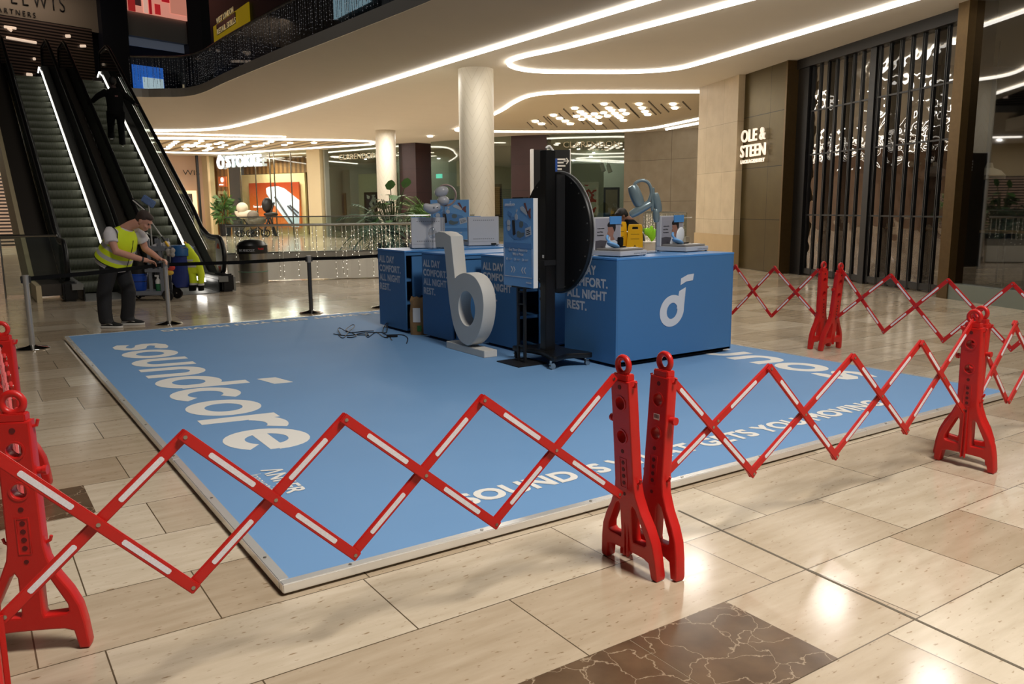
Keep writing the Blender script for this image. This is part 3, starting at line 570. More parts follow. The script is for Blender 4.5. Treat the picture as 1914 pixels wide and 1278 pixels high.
m = quad(610, 656, 318, 470, PC, -1.57, .12); struct(m, 'wall_gallery_back_panel', MATS['partition_grey'])
picture(PC, -1.5, 618, 646, 361, 402, mat('gold_frame', (120, 96, 60), .5), mat('dark_picture', (46, 36, 44), .6, noise=.5, nscale=3), 'dark picture in a thin gold frame in the left gallery window')
m = quad(672, 742, 324, 470, PC, -1.2, .15); struct(m, 'wall_gallery_screen_left', mat('gallery_panel', (196, 198, 178), .8))
picture(PC, -.9, 681, 706, 359, 420, M_FRAME, paint_mat('blue_white_strokes', [(226, 226, 226), (40, 44, 70), (180, 184, 190), (30, 30, 44)], 1.3), 'tall black framed blue and white picture left of the rear column')
picture(PM, -1.2, 915, 937, 344, 406, M_FRAME, mat('striped_picture', (160, 120, 72), .6, noise=.5, nscale=1), 'framed brown and orange picture right of the front column')
m = quad(1068, 1128, 305, 440, PD, -1.3, .15); struct(m, 'wall_gallery_screen_right', mat('gallery_panel_pale', (186, 190, 170), .8))
picture(PD, -1.0, 1086, 1119, 340, 402, mat('white_frame', (226, 222, 206), .5), paint_mat('poppy_landscape', [(150, 172, 176), (214, 214, 206), (196, 60, 50), (222, 224, 214), (40, 42, 48), (206, 176, 40)], 2.2), 'white framed painting of red and white flowers in the right gallery window')
picture(PD, -2.6, 1128, 1158, 350, 405, M_FRAME, mat('beige_print', (130, 116, 90), .6, noise=.3, nscale=3), 'black framed beige print at the back of the right gallery')
p, d, n = PM; t = tag(quad(815, 825, 325, 333, PM, -2.5, .08).build('exit_sign', lit('exit_sign_green', (120, 236, 214), 1.6)), 'small glowing green exit sign inside the dark shop between pillar and column', 'sign')
m = MB(); q = p-n*2.4
for x in (1124, 1136):
    c = on(x, 311 if x > 1130 else 309, PD[0]-PD[2]*.8, PD[2]); t = thing('spotlight', 'white track spotlight at the %s in the right gallery window' % ('right' if x > 1130 else 'left'), 'lamp', tuple(c), 0, 'gallery track spotlights')
    m = MB(); m.cyl((0, 0, .08), (.05, -.12, -.26), .09, .1); m.build('lamp_head', M_WHITE, t); m = MB(); m.cyl((0, 0, 0), (0, 0, .3), .03); m.build('mount', M_WHITE, t)
m = MB(); m.text('WIS', on(342, 327, (10, 51.6, 0), (0, -1, 0)), X, Z, .95, .3, .02, -.01); tag(m.build('shop_lettering', M_FRAME), 'thin dark letters on the pinkish wall behind the right escalator', 'sign')
t = thing('picture_frame', 'glowing cream frame around a dark display behind the right escalator', 'picture', (9.5, 51.5, 0))
q = vplane((0, 51.5), (10, 51.5)); m = quad(322, 371, 356, 470, q, .0, .1); m.build('frame', lit('glowing_frame', (255, 226, 170), .9), t, world=True)
m = quad(328, 363, 362, 470, q, .06, .06); m.build('display', mat('brown_display', (70, 50, 40), .5, noise=.4, nscale=1), t, world=True)
m = quad(372, 376, 284, 470, q, .1, .2); struct(m, 'trim_14', M_FRAME)

# ---- lower balustrade round the void
def balustrade(name, path, lab, z0, zg, zr, sp, plinth=True, rnd=random.Random(5), closed=False, off=0):
    t = thing(name, lab, 'railing', (path[0][0], path[0][1], 0))
    pth = resmp(path, 4) if len(path) > 2 else path
    if plinth:
        wall_strip(pth, .02, .45, .16).build('plinth', MATS['plinth_white'], t, world=True); wall_strip(pth, .45, .63, .12).build('kerb', MATS['kerb_grey'], t, world=True)
    wall_strip(pth, z0, zg, .012).build('glass_panel', M_GLASS, t, world=True)
    m = MB(); m.tube([(a, b, zr) for a, b in pth], .028, 8); m.build('handrail', M_STEEL, t, True, world=True)
    m = MB(); m.tube([(a, b, zg) for a, b in pth], .012, 6); m.build('glass_edge_strip', M_STEEL, t, True, world=True)
    # curtain of fairy lights: far too many to count
    m = MB(); b = MB(); L = 0
    for (p, q) in zip(pth, pth[1:]):
        d = Vector((q[0]-p[0], q[1]-p[1], 0)); l = d.length; d.normalize(); nn = Vector((d.y, -d.x, 0)); nn = nn if nn.dot(C0-Vector((p[0], p[1], 0))) > 0 else -nn
        k = 0
        while k < l:
            c = Vector((p[0], p[1], 0))+d*k+nn*(.05+off); zz = zr-.03; low = z0+rnd.uniform(-.02, .3)*(zr-z0)
            if plinth and rnd.random() < .3: low = .1
            m.box((c.x, c.y, (zz+low)/2), (.011, .011, zz-low))
            v = zz
            while v > low:
                v -= rnd.uniform(.07, .16); bmesh.ops.create_icosphere(b.bm, subdivisions=0 or 1, radius=.0085, matrix=Matrix.Translation((c.x+rnd.uniform(-.012, .012), c.y, v)))
            k += sp*rnd.uniform(.6, 1.4)
    s = m.build('fairy_light_wires', M_WIRE, t, world=True); s['kind'] = 'stuff'; s = b.build('fairy_light_bulbs', M_BULB, t, world=True); s['kind'] = 'stuff'
    return t
mat('plinth_white', (232, 228, 216), .5); mat('kerb_grey', (150, 146, 136), .45)
balustrade('glass_balustrade', [(4.7, 17.75), (6.16, 17.5), (7.65, 16.9), (9.0, 16.35), (9.95, 16.3)], 'glass balustrade on white plinth hung with fairy lights behind the litter bin', .6, 1.38, 1.2, .13)
balustrade('glass_balustrade', [(21.5, 22.9), (19.9, 20.3), (18.2, 17.6)], 'glass balustrade with fairy lights beside the stone pier', .1, 1.36, 1.32, .22, True)
# plants behind the balustrade
def frond(m, o, az, el, L, droop, nl, lw, ll):
    d = Vector((math.cos(az)*math.cos(el), math.sin(az)*math.cos(el), math.sin(el))); pts = []; p = Vector(o); v = d.copy()
    for i in range(nl): pts.append(p.copy()); p = p+v*L/nl; v = (v-Z*droop/nl).normalized()
    m.tube(pts, .012, 5, caps=False)
    for i in range(2, nl-1):
        t = (pts[i+1]-pts[i-1]).normalized(); sd = t.cross(Z); sd = sd.normalized() if sd.length > .01 else X
        f = math.sin(PI*(i/nl)**.8)*.9+.15
        for s in (-1, 1):
            e = (t*.55+sd*s*.8-Z*.25).normalized(); a = pts[i]; m.raw([a, a+e*ll*f*.5+t*lw, a+e*ll*f, a+e*ll*f*.5-t*lw], [(0, 1, 2), (0, 2, 3)])
def palm(x, y, h, n, L, el0, lab, mtl, zr=0, seed=1, droop=1.5):
    rnd = random.Random(seed); t = thing('potted_palm', lab, 'plant', (x, y, 0))
    m = MB()
    for i in range(n): frond(m, (0, 0, h), 2*PI*i/n*2.6+rnd.uniform(-.2, .2), rnd.uniform(el0, 1.3), L*rnd.uniform(.75, 1.1), droop*rnd.uniform(.8, 1.3), 14, .014, .4)
    m.build('fronds', mtl, t)
    m = MB(); m.tube([(0, 0, .4), (.03, 0, h*.5), (0, 0, h)], [.07, .055, .05], 8); m.build('trunk', mat('palm_trunk', (88, 70, 46), .8), t)
    m = MB(); m.lathe((0, 0, 0), [(.26, 0), (.34, .5), (.31, .5)], 18); m.build('pot', M_DARKW, t)
c = gp(705, 520); palm(8.5, 18.2, .95, 24, 1.35, -.1, 'large grey-green palm drooping behind the fairy-lit balustrade', mat('palm_grey_green', (104, 126, 104), .6, noise=.3, nscale=4), 0, 4, 2.4)
palm(10.0, 18.6, 1.15, 30, .95, .3, 'bright green palm between broadleaf plant and white display box', M_GREEN2, 0, 8, 1.3)
t = thing('broadleaf_plant', 'dark broadleaf plant left of the bright palm, above the balustrade', 'plant', (8.9, 18.4, 0)); rnd = random.Random(12)
m = MB(); st = MB()
for i in range(46):
    a = rnd.uniform(0, 2*PI); r = rnd.uniform(.1, .75); z = 1.95-r*.75+rnd.uniform(-.3, .1); o = Vector((math.cos(a)*r, math.sin(a)*r, z)); l = rnd.uniform(.2, .32)
    dd = Vector((math.cos(a), math.sin(a), rnd.uniform(-.6, .5))).normalized(); sd = dd.cross(Z).normalized()
    pr = [(0, 0), (.25, .38), (.55, .46), (.85, .26), (1, 0), (.85, -.26), (.55, -.46), (.25, -.38)]
    m.raw([o+dd*l*u+sd*l*w-Z*l*.25*u*u for u, w in pr], [tuple(range(8))]); st.tube([(o.x*.15, o.y*.15, .9), (o.x*.6, o.y*.6, (z+.9)/2), o], .012, 5)
for q, zz in (((-.1, -.1), 2.1), ((.28, -.2), 2.15)):
    o = Vector((q[0], q[1], zz)); dd = Vector((.8, -.55, .05)).normalized(); sd = Vector((.2, -.1, .95)).normalized()
    m.raw([o+dd*.2*(u-.5)*1.3+sd*.17*w*1.6 for u, w in pr], [tuple(range(8))]); st.tube([(0, 0, 1.2), (q[0]*.5, q[1]*.5, 1.7), o], .012, 5)
m.build('leaves', M_GREEN, t); st.build('stems', mat('plant_stem', (74, 84, 50), .6), t); m = MB(); m.lathe((0, 0, 0), [(.3, 0), (.4, .7)], 18); m.cyl((0, 0, .6), (0, 0, 1.0), .05); m.build('pot', M_DARKW, t)

# ---- upper level
up_path = [(a-.06, b-.06) for a, b in BAND[1:]]
def upper_rail():
    t = thing('upper_balustrade', 'curved glass balustrade with fairy lights along the upper floor edge', 'railing', (7, 25, BZ))
    pth = resmp([(a+.08, b+.08) for a, b in BAND[3:]], 5)
    wall_strip(pth, BZ+.24, BZ+1.25, .014).build('glass_panel', glass('upper_glass', (205, 212, 216), .07), t, world=True)
    m = MB(); m.tube([(a, b, BZ+1.27) for a, b in pth], .03, 8); m.build('handrail', M_STEEL, t, True, world=True)
    rnd = random.Random(9); m = MB(); b = MB()
    for (p, q) in zip(pth, pth[1:]):
        d = Vector((q[0]-p[0], q[1]-p[1], 0)); l = d.length; d.normalize(); k = 0
        if max(p[1], q[1]) < 8: continue
        while k < l:
            c = Vector((p[0], p[1], 0))+d*k+Vector((-.05, -.05, 0)); hi = BZ+1.24; lo = BZ+.26+rnd.uniform(0, .3)
            m.box((c.x, c.y, (hi+lo)/2), (.008, .008, hi-lo)); v = hi
            while v > lo: v -= rnd.uniform(.06, .14); bmesh.ops.create_icosphere(b.bm, subdivisions=1, radius=.009, matrix=Matrix.Translation((c.x, c.y+rnd.uniform(-.015, .015), v)))
            k += .12*rnd.uniform(.6, 1.5)
    s = m.build('fairy_light_wires', mat('upper_wire', (74, 74, 80), .5), t, world=True); s['kind'] = 'stuff'; s = b.build('fairy_light_bulbs', mat('upper_bulb', (220, 222, 230), .5, emit=.1), t, world=True); s['kind'] = 'stuff'
upper_rail()
PU = (Vector((5.4, 37, 0)), Vector((.954, .299, 0)), Vector((.299, -.954, 0)))
m = quad(-420, 420, -160, 190, PU, -.6, .1); struct(m, 'wall_upper_back', M_DARKW)
m = MB(); m.bx(9.3, 9.5, -4, 35.5, 5.28, 13); struct(m, 'wall_upper_right', mat('upper_dark_wall', (16, 15, 18), .6))
m = MB(); m.bx(-16, 13, -6, 40, 13, 13.1); struct(m, 'ceiling_upper', M_DARKW)
p, d, n = PU
t = thing('shop_fascia', 'wide grey shop fascia with thin dark lettering above the left escalator', 'sign', tuple(on(100, 60, p, n)))
z1 = on(100, -60, p, n).z; z0 = on(150, 56, p, n).z; a, b = (on(-300, 0, p, n)-p).dot(d), (on(190, 30, p, n)-p).dot(d)
m = MB(); m.box(p+d*((a+b)/2)+Z*((z0+z1)/2)-n*.1, (b-a, .2, z1-z0), math.atan2(d.y, d.x)); m.build('board', mat('fascia_grey', (150, 136, 118), .6), t, world=True)
zz = on(60, 10, p+n*.02, n).z
def ftext(s, x0, x1, ytop, ybot, bold):
    q = p+n*.02; a, b = on(x0, ybot, q, n), on(x1, ybot, q, n); xm = (x0+x1)/2; h = on(xm, ytop, q, n).z-on(xm, ybot, q, n).z; a.z = on(xm, ybot, q, n).z
    m = MB(); m.text(s, a, d, Z, (b-a).dot(d), h, .02, bold, space=1.5); m.build('lettering', M_FRAME, t, world=True)
ftext('LEWIS', 22, 121, -13, 15, -.012); ftext('& PARTNERS', -32, 66, 16, 25.5, -.004)
m = quad(-60, 176, 36, 185, PU, .02, .06); o = m.build('slat_shutter', stripe_mat('upper_slats', (104, 86, 76), (26, 20, 20), 9, 2, .3), t, world=True)
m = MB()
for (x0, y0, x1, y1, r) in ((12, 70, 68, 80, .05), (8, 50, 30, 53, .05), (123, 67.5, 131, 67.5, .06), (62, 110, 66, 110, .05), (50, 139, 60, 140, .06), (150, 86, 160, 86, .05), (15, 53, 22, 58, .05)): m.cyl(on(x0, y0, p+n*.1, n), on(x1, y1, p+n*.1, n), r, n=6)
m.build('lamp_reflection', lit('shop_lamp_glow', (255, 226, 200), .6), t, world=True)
t = thing('upper_shop', 'dark upper shop front with grey bulkhead right of the fascia', 'shop front', tuple(on(295, 100, p, n)))
m = quad(192, 240, -60, 190, PU, .3, .4); m.build('pillar', mat('dark_blue_pillar', (28, 30, 40), .5), t, world=True)
m = quad(240, 352, 26, 74, PU, .2, .3); m.build('bulkhead', mat('bulkhead_grey', (150, 146, 140), .6), t, world=True)
m = quad(352, 378, -60, 190, PU, .3, .4); m.build('pillar', mat('maroon_pillar', (34, 22, 26), .5), t, world=True)
m = quad(243, 350, 74, 165, PU, -.4, .1); m.build('back_wall', mat('navy_wall', (16, 20, 44), .6, emit=.02), t, world=True)
m = quad(243, 350, 76, 92, PU, -.1, .1); m.build('ceiling_panel', mat('shop_ceiling', (140, 150, 170), .6, emit=.12), t, world=True)
t = thing('video_screen', 'bright red and pink advertising screen at the top above the grey bulkhead', 'screen', tuple(on(295, 30, p, n)))
q = p+n*.3
def scr(x0, x1, y0, y1, c, e, nm, off): m = quad(x0, x1, y0, y1, PU, off, .05); m.build(nm, lit(nm+'_%d_%d' % c[:2], c, e), t, world=True)
scr(237, 349, -60, 29, (226, 150, 130), .7, 'picture', .3)
for (x0, x1, y0, y1, c) in ((239, 252, -20, 20, (170, 40, 40)), (252, 263, -20, 10, (70, 40, 40)), (278, 283, -20, 26, (170, 26, 34)), (302, 316, -20, 4, (190, 30, 40)), (290, 300, 8, 27, (196, 40, 44)), (268, 276, -10, 24, (240, 190, 170)), (318, 348, -20, 27, (216, 140, 118))): scr(x0, x1, y0, y1, c, .6, 'picture_patch', .33)
t = thing('video_screen', 'bright blue and white screen behind the upper glass balustrade', 'screen', tuple(on(277, 160, p, n)))
scr(249, 306, 124, 167, (60, 130, 236), .9, 'picture', -.25); scr(268, 306, 146, 167, (226, 240, 240), 1.2, 'picture_patch', -.22)
m = quad(348, 378, 130, 160, PU, .2, .1)
t = thing('round_sign', 'round grey sign on a short lit post behind the upper glass', 'sign', (6.9, 30.5, BZ))
c = on(342, 147, (6.9, 30.5, 0), fw.xy.to_3d()); m = MB(); m.cyl(c, c+Vector((-.03, -.05, 0)), .2, n=24); m.build('disc', mat('grey_disc', (120, 122, 120), .5), t, True, world=True); m = MB(); m.cyl((c.x, c.y, BZ), c, .03); m.build('post', lit('lit_post', (255, 220, 170), .5), t, world=True)
pr = (Vector((9.22, 0, 0)), Y, -X)
t = thing('banner', 'yellow banner about retail skills on the dark wall of the upper floor', 'sign', tuple(on(432, 45, pr[0], pr[2])))
m = quad(398, 466, 26, 62, pr, 0, .04); m.build('board', mat('banner_yellow', (196, 164, 16), .6, emit=.22), t, world=True)
m = quad(404, 440, 34, 55, pr, .03, .03); m.build('dark_patch', M_FRAME, t, world=True)
q = pr[0]-X*.06; a, b = on(405, 45, q, X), on(437, 45, q, X)
m = MB(); m.text('WEST LONDON', a, -Y, Z, (a-b).length, .2, .01, .01); m.text('RETAIL SKILLS', a-Z*.4, -Y, Z, (a-b).length*1.1, .2, .01, .01); m.build('lettering', mat('banner_letters', (220, 200, 150), .6, emit=.25), t, world=True)
t = tag(quad(622, 690, -30, 20, pr, .0, .05).build('video_screen', lit('pale_blue_screen', (196, 224, 232), .8)), 'pale blue lit window high on the dark upper wall near the top edge', 'screen')
m = MB()
area('escalator_fill_light', (2.8, 15, 12), 2, 2, 150, (1, .93, .84), (2.9, 22, 2.5))  # unseen lamp, added to brighten the escalators
area('upper_shop_lamp', (2.5, 35.2, 9.5), 5, .5, 26, (1, .8, .66), (2.5, 36.5, 7))

# ---- escalators
SLP = .52; Y0 = 17.24; ZT = 5.3; YT = Y0+ZT/SLP
def zs(y): return 0 if y < Y0 else (ZT if y > YT else (y-Y0)*SLP)
M_ESC = mat('escalator_dark_panel', (78, 72, 66), .4, .4); M_ESCL = mat('escalator_steel', (134, 134, 130), .42, .6); M_SKIRT = mat('skirt_dark', (26, 28, 27), .4, .3)
M_ESCGL = glass('escalator_glass', (176, 182, 178), .08)
def ribbon(x0, x1, prof, name, mtl, par, smooth=False):
    # profile: (y, zlow, zhigh)
    m = MB(); r = []
    for y, a, b in prof: r.append([m.bm.verts.new(v) for v in ((x0, y, a), (x1, y, a), (x1, y, b), (x0, y, b))])
    for A, B in zip(r, r[1:]):
        for j in range(4): m.bm.faces.new((A[j], A[(j+1) % 4], B[(j+1) % 4], B[j]))
    m.bm.faces.new(r[0][::-1]); m.bm.faces.new(r[-1]); return m.build(name, mtl, par, smooth)
def railpath(x):
    pts = []; h = 1.02; yb = 16.35; r = .36
    for i in range(9): a = PI*1.5-PI*i/8; pts.append((x, yb+r*math.cos(a)*1.0, h-r+r*math.sin(a)))
    k = [(yb+.5, h), (17.1, h+.02), (17.6, h+.16), (18.2, zs(18.2)+1.06)]
    for y, z in k: pts.append((x, y, z))
    for i in range(1, 15): y = 18.2+(YT-.4-18.2)*i/14; pts.append((x, y, zs(y)+1.06))
    pts += [(x, YT+.1, ZT+1.02), (x, YT+.6, ZT+1.03), (x, YT+1.2, ZT+1.03)]
    for i in range(1, 9): a = PI/2-PI*i/8; pts.append((x, YT+1.2+r*math.cos(a), ZT+1.03-r+r*math.sin(a)))
    return pts
step_me = None
def escalator(xa, xb, lab, gi):
    global step_me
    t = thing('escalator', lab, 'escalator', ((xa+xb)/2, Y0, 0), 0)
    t.location = (0, 0, 0)
    prof = lambda a, b, y0=15.75, y1=29.4: [(y, zs(y)+a if y > Y0 else max(0, a), zs(y)+b) for y in [y0, Y0]+[Y0+(YT-Y0)*i/12 for i in range(1, 13)]+[y1]]
    for x, s in ((xa, 1), (xb, -1)):
        par = thing_part = bpy.data.objects.new('balustrade', None); COL.objects.link(par); par.parent = t
        ribbon(x-.012, x+.012, [(y, a, b-.03) for y, a, b in [(yy, zs(yy)+.28, zz) for (_, yy, zz) in railpath(x)[8:-8]]], 'glass_panel', M_ESCGL, par)
        # newel glass, rounded
        out = [(16.35, .28)]+[(p[1], p[2]) for p in railpath(x)[1:9]]+[(16.35, 1.0)]
        m = MB(); m.plate([[(y, z) for y, z in out]], (x, 0, 0), Y, Z, .024); m.build('glass_panel', M_ESCGL, par)
        out = [(YT+1.2, ZT+1.0)]+[(p[1], p[2]) for p in railpath(x)[-9:]]+[(YT+1.2, ZT+.28)]
        m = MB(); m.plate([[(y, z) for y, z in out]], (x, 0, 0), Y, Z, .024); m.build('glass_panel', M_ESCGL, par)
        m = MB(); m.tube([Vector(p) for p in railpath(x)], .042, 10); m.build('handrail', M_RUBBER, par, True)
        ribbon(x-.02, x+.02, [(yy, zz-.075, zz-.045) for (_, yy, zz) in railpath(x)[8:-8]], 'rail_guide', M_ESCL, par)
        ribbon(x+(.02 if s > 0 else -.2), x+(.2 if s > 0 else -.02), prof(.2, .3), 'deck', M_ESCL, par)
        ribbon(x+(.19 if s > 0 else -.21), x+(.21 if s > 0 else -.19), prof(-.25, .24), 'skirt', M_SKIRT, par)
        m = MB(); m.bx(x-.11, x+.11, 15.85, 16.5, 0, .34, .03); m.build('newel_base', M_BLACK2, par)
    # lit skirt line on the right side, seen from below
    m = MB(); m.tube([(xb-.22, y, zs(y)+.24) for y in [Y0+.9+(YT-Y0-.7)*i/20 for i in range(21)]]+[(xb-.22, YT+.3, ZT+.3), (xb-.22, YT+.7, ZT+.2)], .013, 6); m.build('skirt_light', M_STRIP, t, True)
    if gi: m = MB(); m.box((xb-.3, 16.7, .2), (.05, .6, .07)); m.build('skirt_light', M_STRIP, t)
    # steps
    n = int((YT-Y0)/.385)
    if step_me is None:
        m = MB(); pr = [(0, .0), (.0, .17), (.03, .2), (.385, .2), (.385, -.15), (.3, -.2)]
        m.plate([[(a, b) for a, b in pr]], (0, 0, 0), Y, Z, .98); o = m.build('step', M_STEP, t); step_me = o.data
        o.location = ((xa+xb)/2, Y0, -.1)
        first = o
    for i in range(0, n+2):
        o = bpy.data.objects.new('step', step_me); COL.objects.link(o); o.parent = t; y = Y0-.2+i*.385; o.location = ((xa+xb)/2, y, min(zs(y+.19), ZT)-.2)
    m = MB(); m.bx(xa+.2, xb-.2, 15.7, Y0-.2, 0, .012); m.build('comb_plate', M_ESCL, t)
    m = MB(); m.bx(xa+.1, xb-.1, YT+.3, 30, ZT-.25, ZT); m.build('landing_plate', M_ESCL, t)
    return t
e1 = escalator(1.52, 2.62, 'left escalator, empty, running up to the grey shop fascia', 0)
e2 = escalator(3.06, 4.18, 'right escalator with a person in black standing on it', 1)
for o in list(e1.children): 
    if o.name.startswith('step') and o.location.z < -.05 and abs(o.location.y-Y0) < .01: bpy.data.objects.remove(o)
pf = lambda a, b: [(y, max(0.0, zs(y)+a), max(.02, zs(y)+b)) for y in [16.0, Y0]+[Y0+(YT-Y0)*i/12 for i in range(1, 13)]+[29.4]]
o = ribbon(1.1, 1.5, pf(.1, .3), 'escalator_cladding', M_ESC, None); tag(o, 'dark sloping side cladding along the outer left of the left escalator', 'cladding')
o = ribbon(1.02, 1.1, pf(-1.0, .28), 'wall_escalator_side', M_CREAM, None); o['kind'] = 'structure'
o = ribbon(2.64, 3.04, pf(-.8, .28), 'escalator_cladding', M_ESC, None); tag(o, 'dark sloping cladding between the two escalators', 'cladding')
o = ribbon(4.22, 4.36, pf(-.9, .26), 'escalator_cladding', M_ESCL, None); tag(o, 'steel sloping cladding on the right side of the right escalator', 'cladding')
m = MB(); m.bx(1.0, 4.5, YT+.2, 31, ZT-.75, ZT-.27); struct(m, 'trim_15', M_CEIL)
# safety sign on right newel, low glass gate left
t = thing('safety_notice', 'white notice with orange triangles on the right escalator newel glass', 'sign', (4.18, 16.2, .3))
M_NOT = mat('notice_white', (196, 194, 178), .6)
m = MB(); m.plate([cat_rom([(16.12, .32), (16.5, .3), (16.5, .95), (16.2, .95), (16.06, .7)], 4)], (4.16, 0, 0), Y, Z, .006); m.build('notice', M_NOT, t, world=True)
m = MB(); m.plate([[(16.2, .8), (16.42, .8), (16.34, .9), (16.28, .9)]], (4.15, 0, 0), Y, Z, .006); m.plate([[(16.2, .46), (16.38, .46), (16.28, .36)]], (4.15, 0, 0), Y, Z, .006); m.build('triangle', mat('notice_orange', (196, 76, 30), .6), t, world=True)
t = thing('glass_barrier', 'low glass side barrier with steel rail left of the left escalator', 'railing', (.6, 17.2, 0))
a, b = Vector((.62, 17.3, 0)), Vector((1.5, 17.0, 0))
wall_strip([(a.x, a.y), (b.x, b.y)], .04, 1.08, .014).build('glass_panel', M_GLASS, t, world=True)
m = MB(); m.tube([a+Z*1.1, b+Z*1.1], .025, 8); m.cyl(a, a+Z*1.1, .014); m.build('handrail', M_STEEL, t, True, world=True)

# ================================================================== THE BLUE STAGE
PX, PY_, PW_, PD_ = .951, 3.082, 6.006, 8.012; PT = .05
stage = thing('display_stage', 'low wide blue display stage with white lettering and metal edging', 'stage', (PX, PY_, 0))
E_ = .035
m = MB(); m.bx(E_, PW_-E_, E_, PD_-E_, .012, PT); m.build('deck', M_CARPET, stage)
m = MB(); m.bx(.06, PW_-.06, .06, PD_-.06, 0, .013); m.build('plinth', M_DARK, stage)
def trim(x0, x1, y0, y1, seg, ax):
    n = seg
    for i in range(n):
        a, b = (x0+(x1-x0)*i/n+.001, x0+(x1-x0)*(i+1)/n-.001) if ax == 0 else (x0, x1); c, d = (y0+(y1-y0)*i/n+.001, y0+(y1-y0)*(i+1)/n-.001) if ax else (y0, y1)
        m = MB(); m.bx(a, b, c, d, .012, PT+.003, .004); m.build('edge_trim', M_ALU, stage, True)
trim(0, PW_, 0, E_+.012, 3, 0); trim(0, PW_, PD_-E_-.012, PD_, 3, 0); trim(0, E_+.012, E_+.012, PD_-E_-.012, 4, 1); trim(PW_-E_-.012, PW_, E_+.012, PD_-E_-.012, 4, 1)
for i in range(9):
    for (x, y) in ((.3+i*.66, .022), (.022, .3+i*.9)): m = MB(); m.cyl((x, y, PT+.002), (x, y, PT+.006), .008, n=8); m.build('screw_head', M_STEEL, stage)
ZL = PT+.0008
def glyph_logo(mb, o, xd, yd, h, w):
    # the rounded brand word: letters drawn as rings, stems and strokes; x-height 1 unit
    U = h
    xd = Vector(xd); yd = Vector(yd)
    SHX = .16
    def P(a, b): return (a+SHX*b, b)
    adv = 0; k = .27
    def ringl(cx, rx=.53, ry=.5, t=.25): return [[P(cx+rx*math.cos(2*PI*i/36), .5+ry*math.sin(2*PI*i/36)) for i in range(36)], [P(cx+(rx-t)*math.cos(2*PI*i/36), .5+(ry-t)*math.sin(2*PI*i/36)) for i in range(36)]]
    def arc(cx, cy, r1x, r1y, t, a0, a1, n=26):
        o_ = [P(cx+r1x*math.cos(a0+(a1-a0)*i/n), cy+r1y*math.sin(a0+(a1-a0)*i/n)) for i in range(n+1)]; i_ = [P(cx+(r1x-t)*math.cos(a0+(a1-a0)*i/n), cy+(r1y-t)*math.sin(a0+(a1-a0)*i/n)) for i in range(n, -1, -1)]; return [o_+i_]
    def rect(x0, x1, y0, y1): return [[P(x0, y0), P(x1, y0), P(x1, y1), P(x0, y1)]]
    out = []; x = 0
    # s
    s1 = [(.86, .80), (.70, .72), (.45, .78), (.33, .70), (.42, .63), (.72, .56), (.86, .38), (.80, .14), (.58, .0), (.28, .0), (.02, .12), (.10, .34), (.32, .24), (.52, .23), (.6, .3), (.48, .38), (.2, .44), (.05, .62), (.10, .86), (.34, 1.0), (.62, 1.0), (.88, .93)]
    out.append([[P(x+a, b) for a, b in s1]]); x += .98
    out.append(ringl(x+.52)); x += 1.12                                  # o
    u = [P(x+.06, 1), P(x+.33, 1)]+[P(x+.06+.27+.0+(.20)*(1-math.cos(PI*i/16)), .42-.17*math.sin(PI*i/16)) for i in range(17)]+[P(x+.73, 1), P(x+1.0, 1), P(x+1.0, .42)]+[P(x+.53+.47*math.cos(PI*i/16), .42-.42*math.sin(PI*i/16)) for i in range(17)]
    out.append([u]); x += 1.12                                          # u
    n_ = [(2*x-.06-a, 1-b) for a, b in [(p[0]-SHX*p[1], p[1]) for p in u]]; 
    out.append([[P(a, b) for a, b in n_]]); x += 1.12                     # n
    out.append(ringl(x+.52)); out.append(rect(x+.78, x+1.05, .3, 1.32)); out.append([[P(x+.80, 1.5), P(x+1.35, 1.62), P(x+1.35, 1.92), P(x+.80, 1.80)]]); x += 1.14   # d with its slanted dash
    out.append(arc(x+.52, .5, .53, .5, .25, R(42), R(318))); x += 1.06   # c
    out.append(ringl(x+.52)); x += 1.12                                  # o
    out.append(rect(x+.06, x+.33, 0, 1)); out.append(arc(x+.62, .42, .56, .58, .26, R(58), R(150), 12)); x += .92   # r
    out.append(arc(x+.52, .5, .53, .5, .25, R(0), R(322))); out.append(rect(x+.1, x+1.02, .40, .58)); x += 1.06   # e
    sx = w/x
    for i, g in enumerate(out): mb.plate([[(a*sx, b*U) for a, b in pl] for pl in g], o, xd, yd, .0016+.0002*(i % 3))
def lit_logo(o, xd, yd, h, w, name='lettering', par=None, m_=None):
    m = MB(); glyph_logo(m, o, xd, yd, h, w); return m.build(name, m_ or M_LETTER, par or stage, world=True)
lit_logo((1.30, 9.98, ZL), -Y, X, .53, 4.98)
lit_logo((6.66, 4.03, ZL), Y, -X, .42, 4.2)
def deck_text(s, o, xd, yd, w, h, bold=.02, **k): m = MB(); m.text(s, Vector(o)+Z*.0018, xd, yd, w, h, 0, bold, **k); m.build('lettering', M_LETTER, stage, world=True)
deck_text('SOUND IS WHAT GETS YOU MOVING', (2.02, 3.415, ZL-.0005), X, Y, 3.72, .17, .03)
deck_text('SOUND IS WHAT GETS YOU MOVING', (5.62, 10.9, ZL-.0005), -X, -Y, 3.62, .17, .03)
deck_text('\u039bNKER', (1.325, 4.6, ZL-.0005), -Y, X, .48, .115, .02, shear=.12); deck_text('Innovations', (1.235, 4.54, ZL-.0005), -Y, X, .40, .075, -.004)

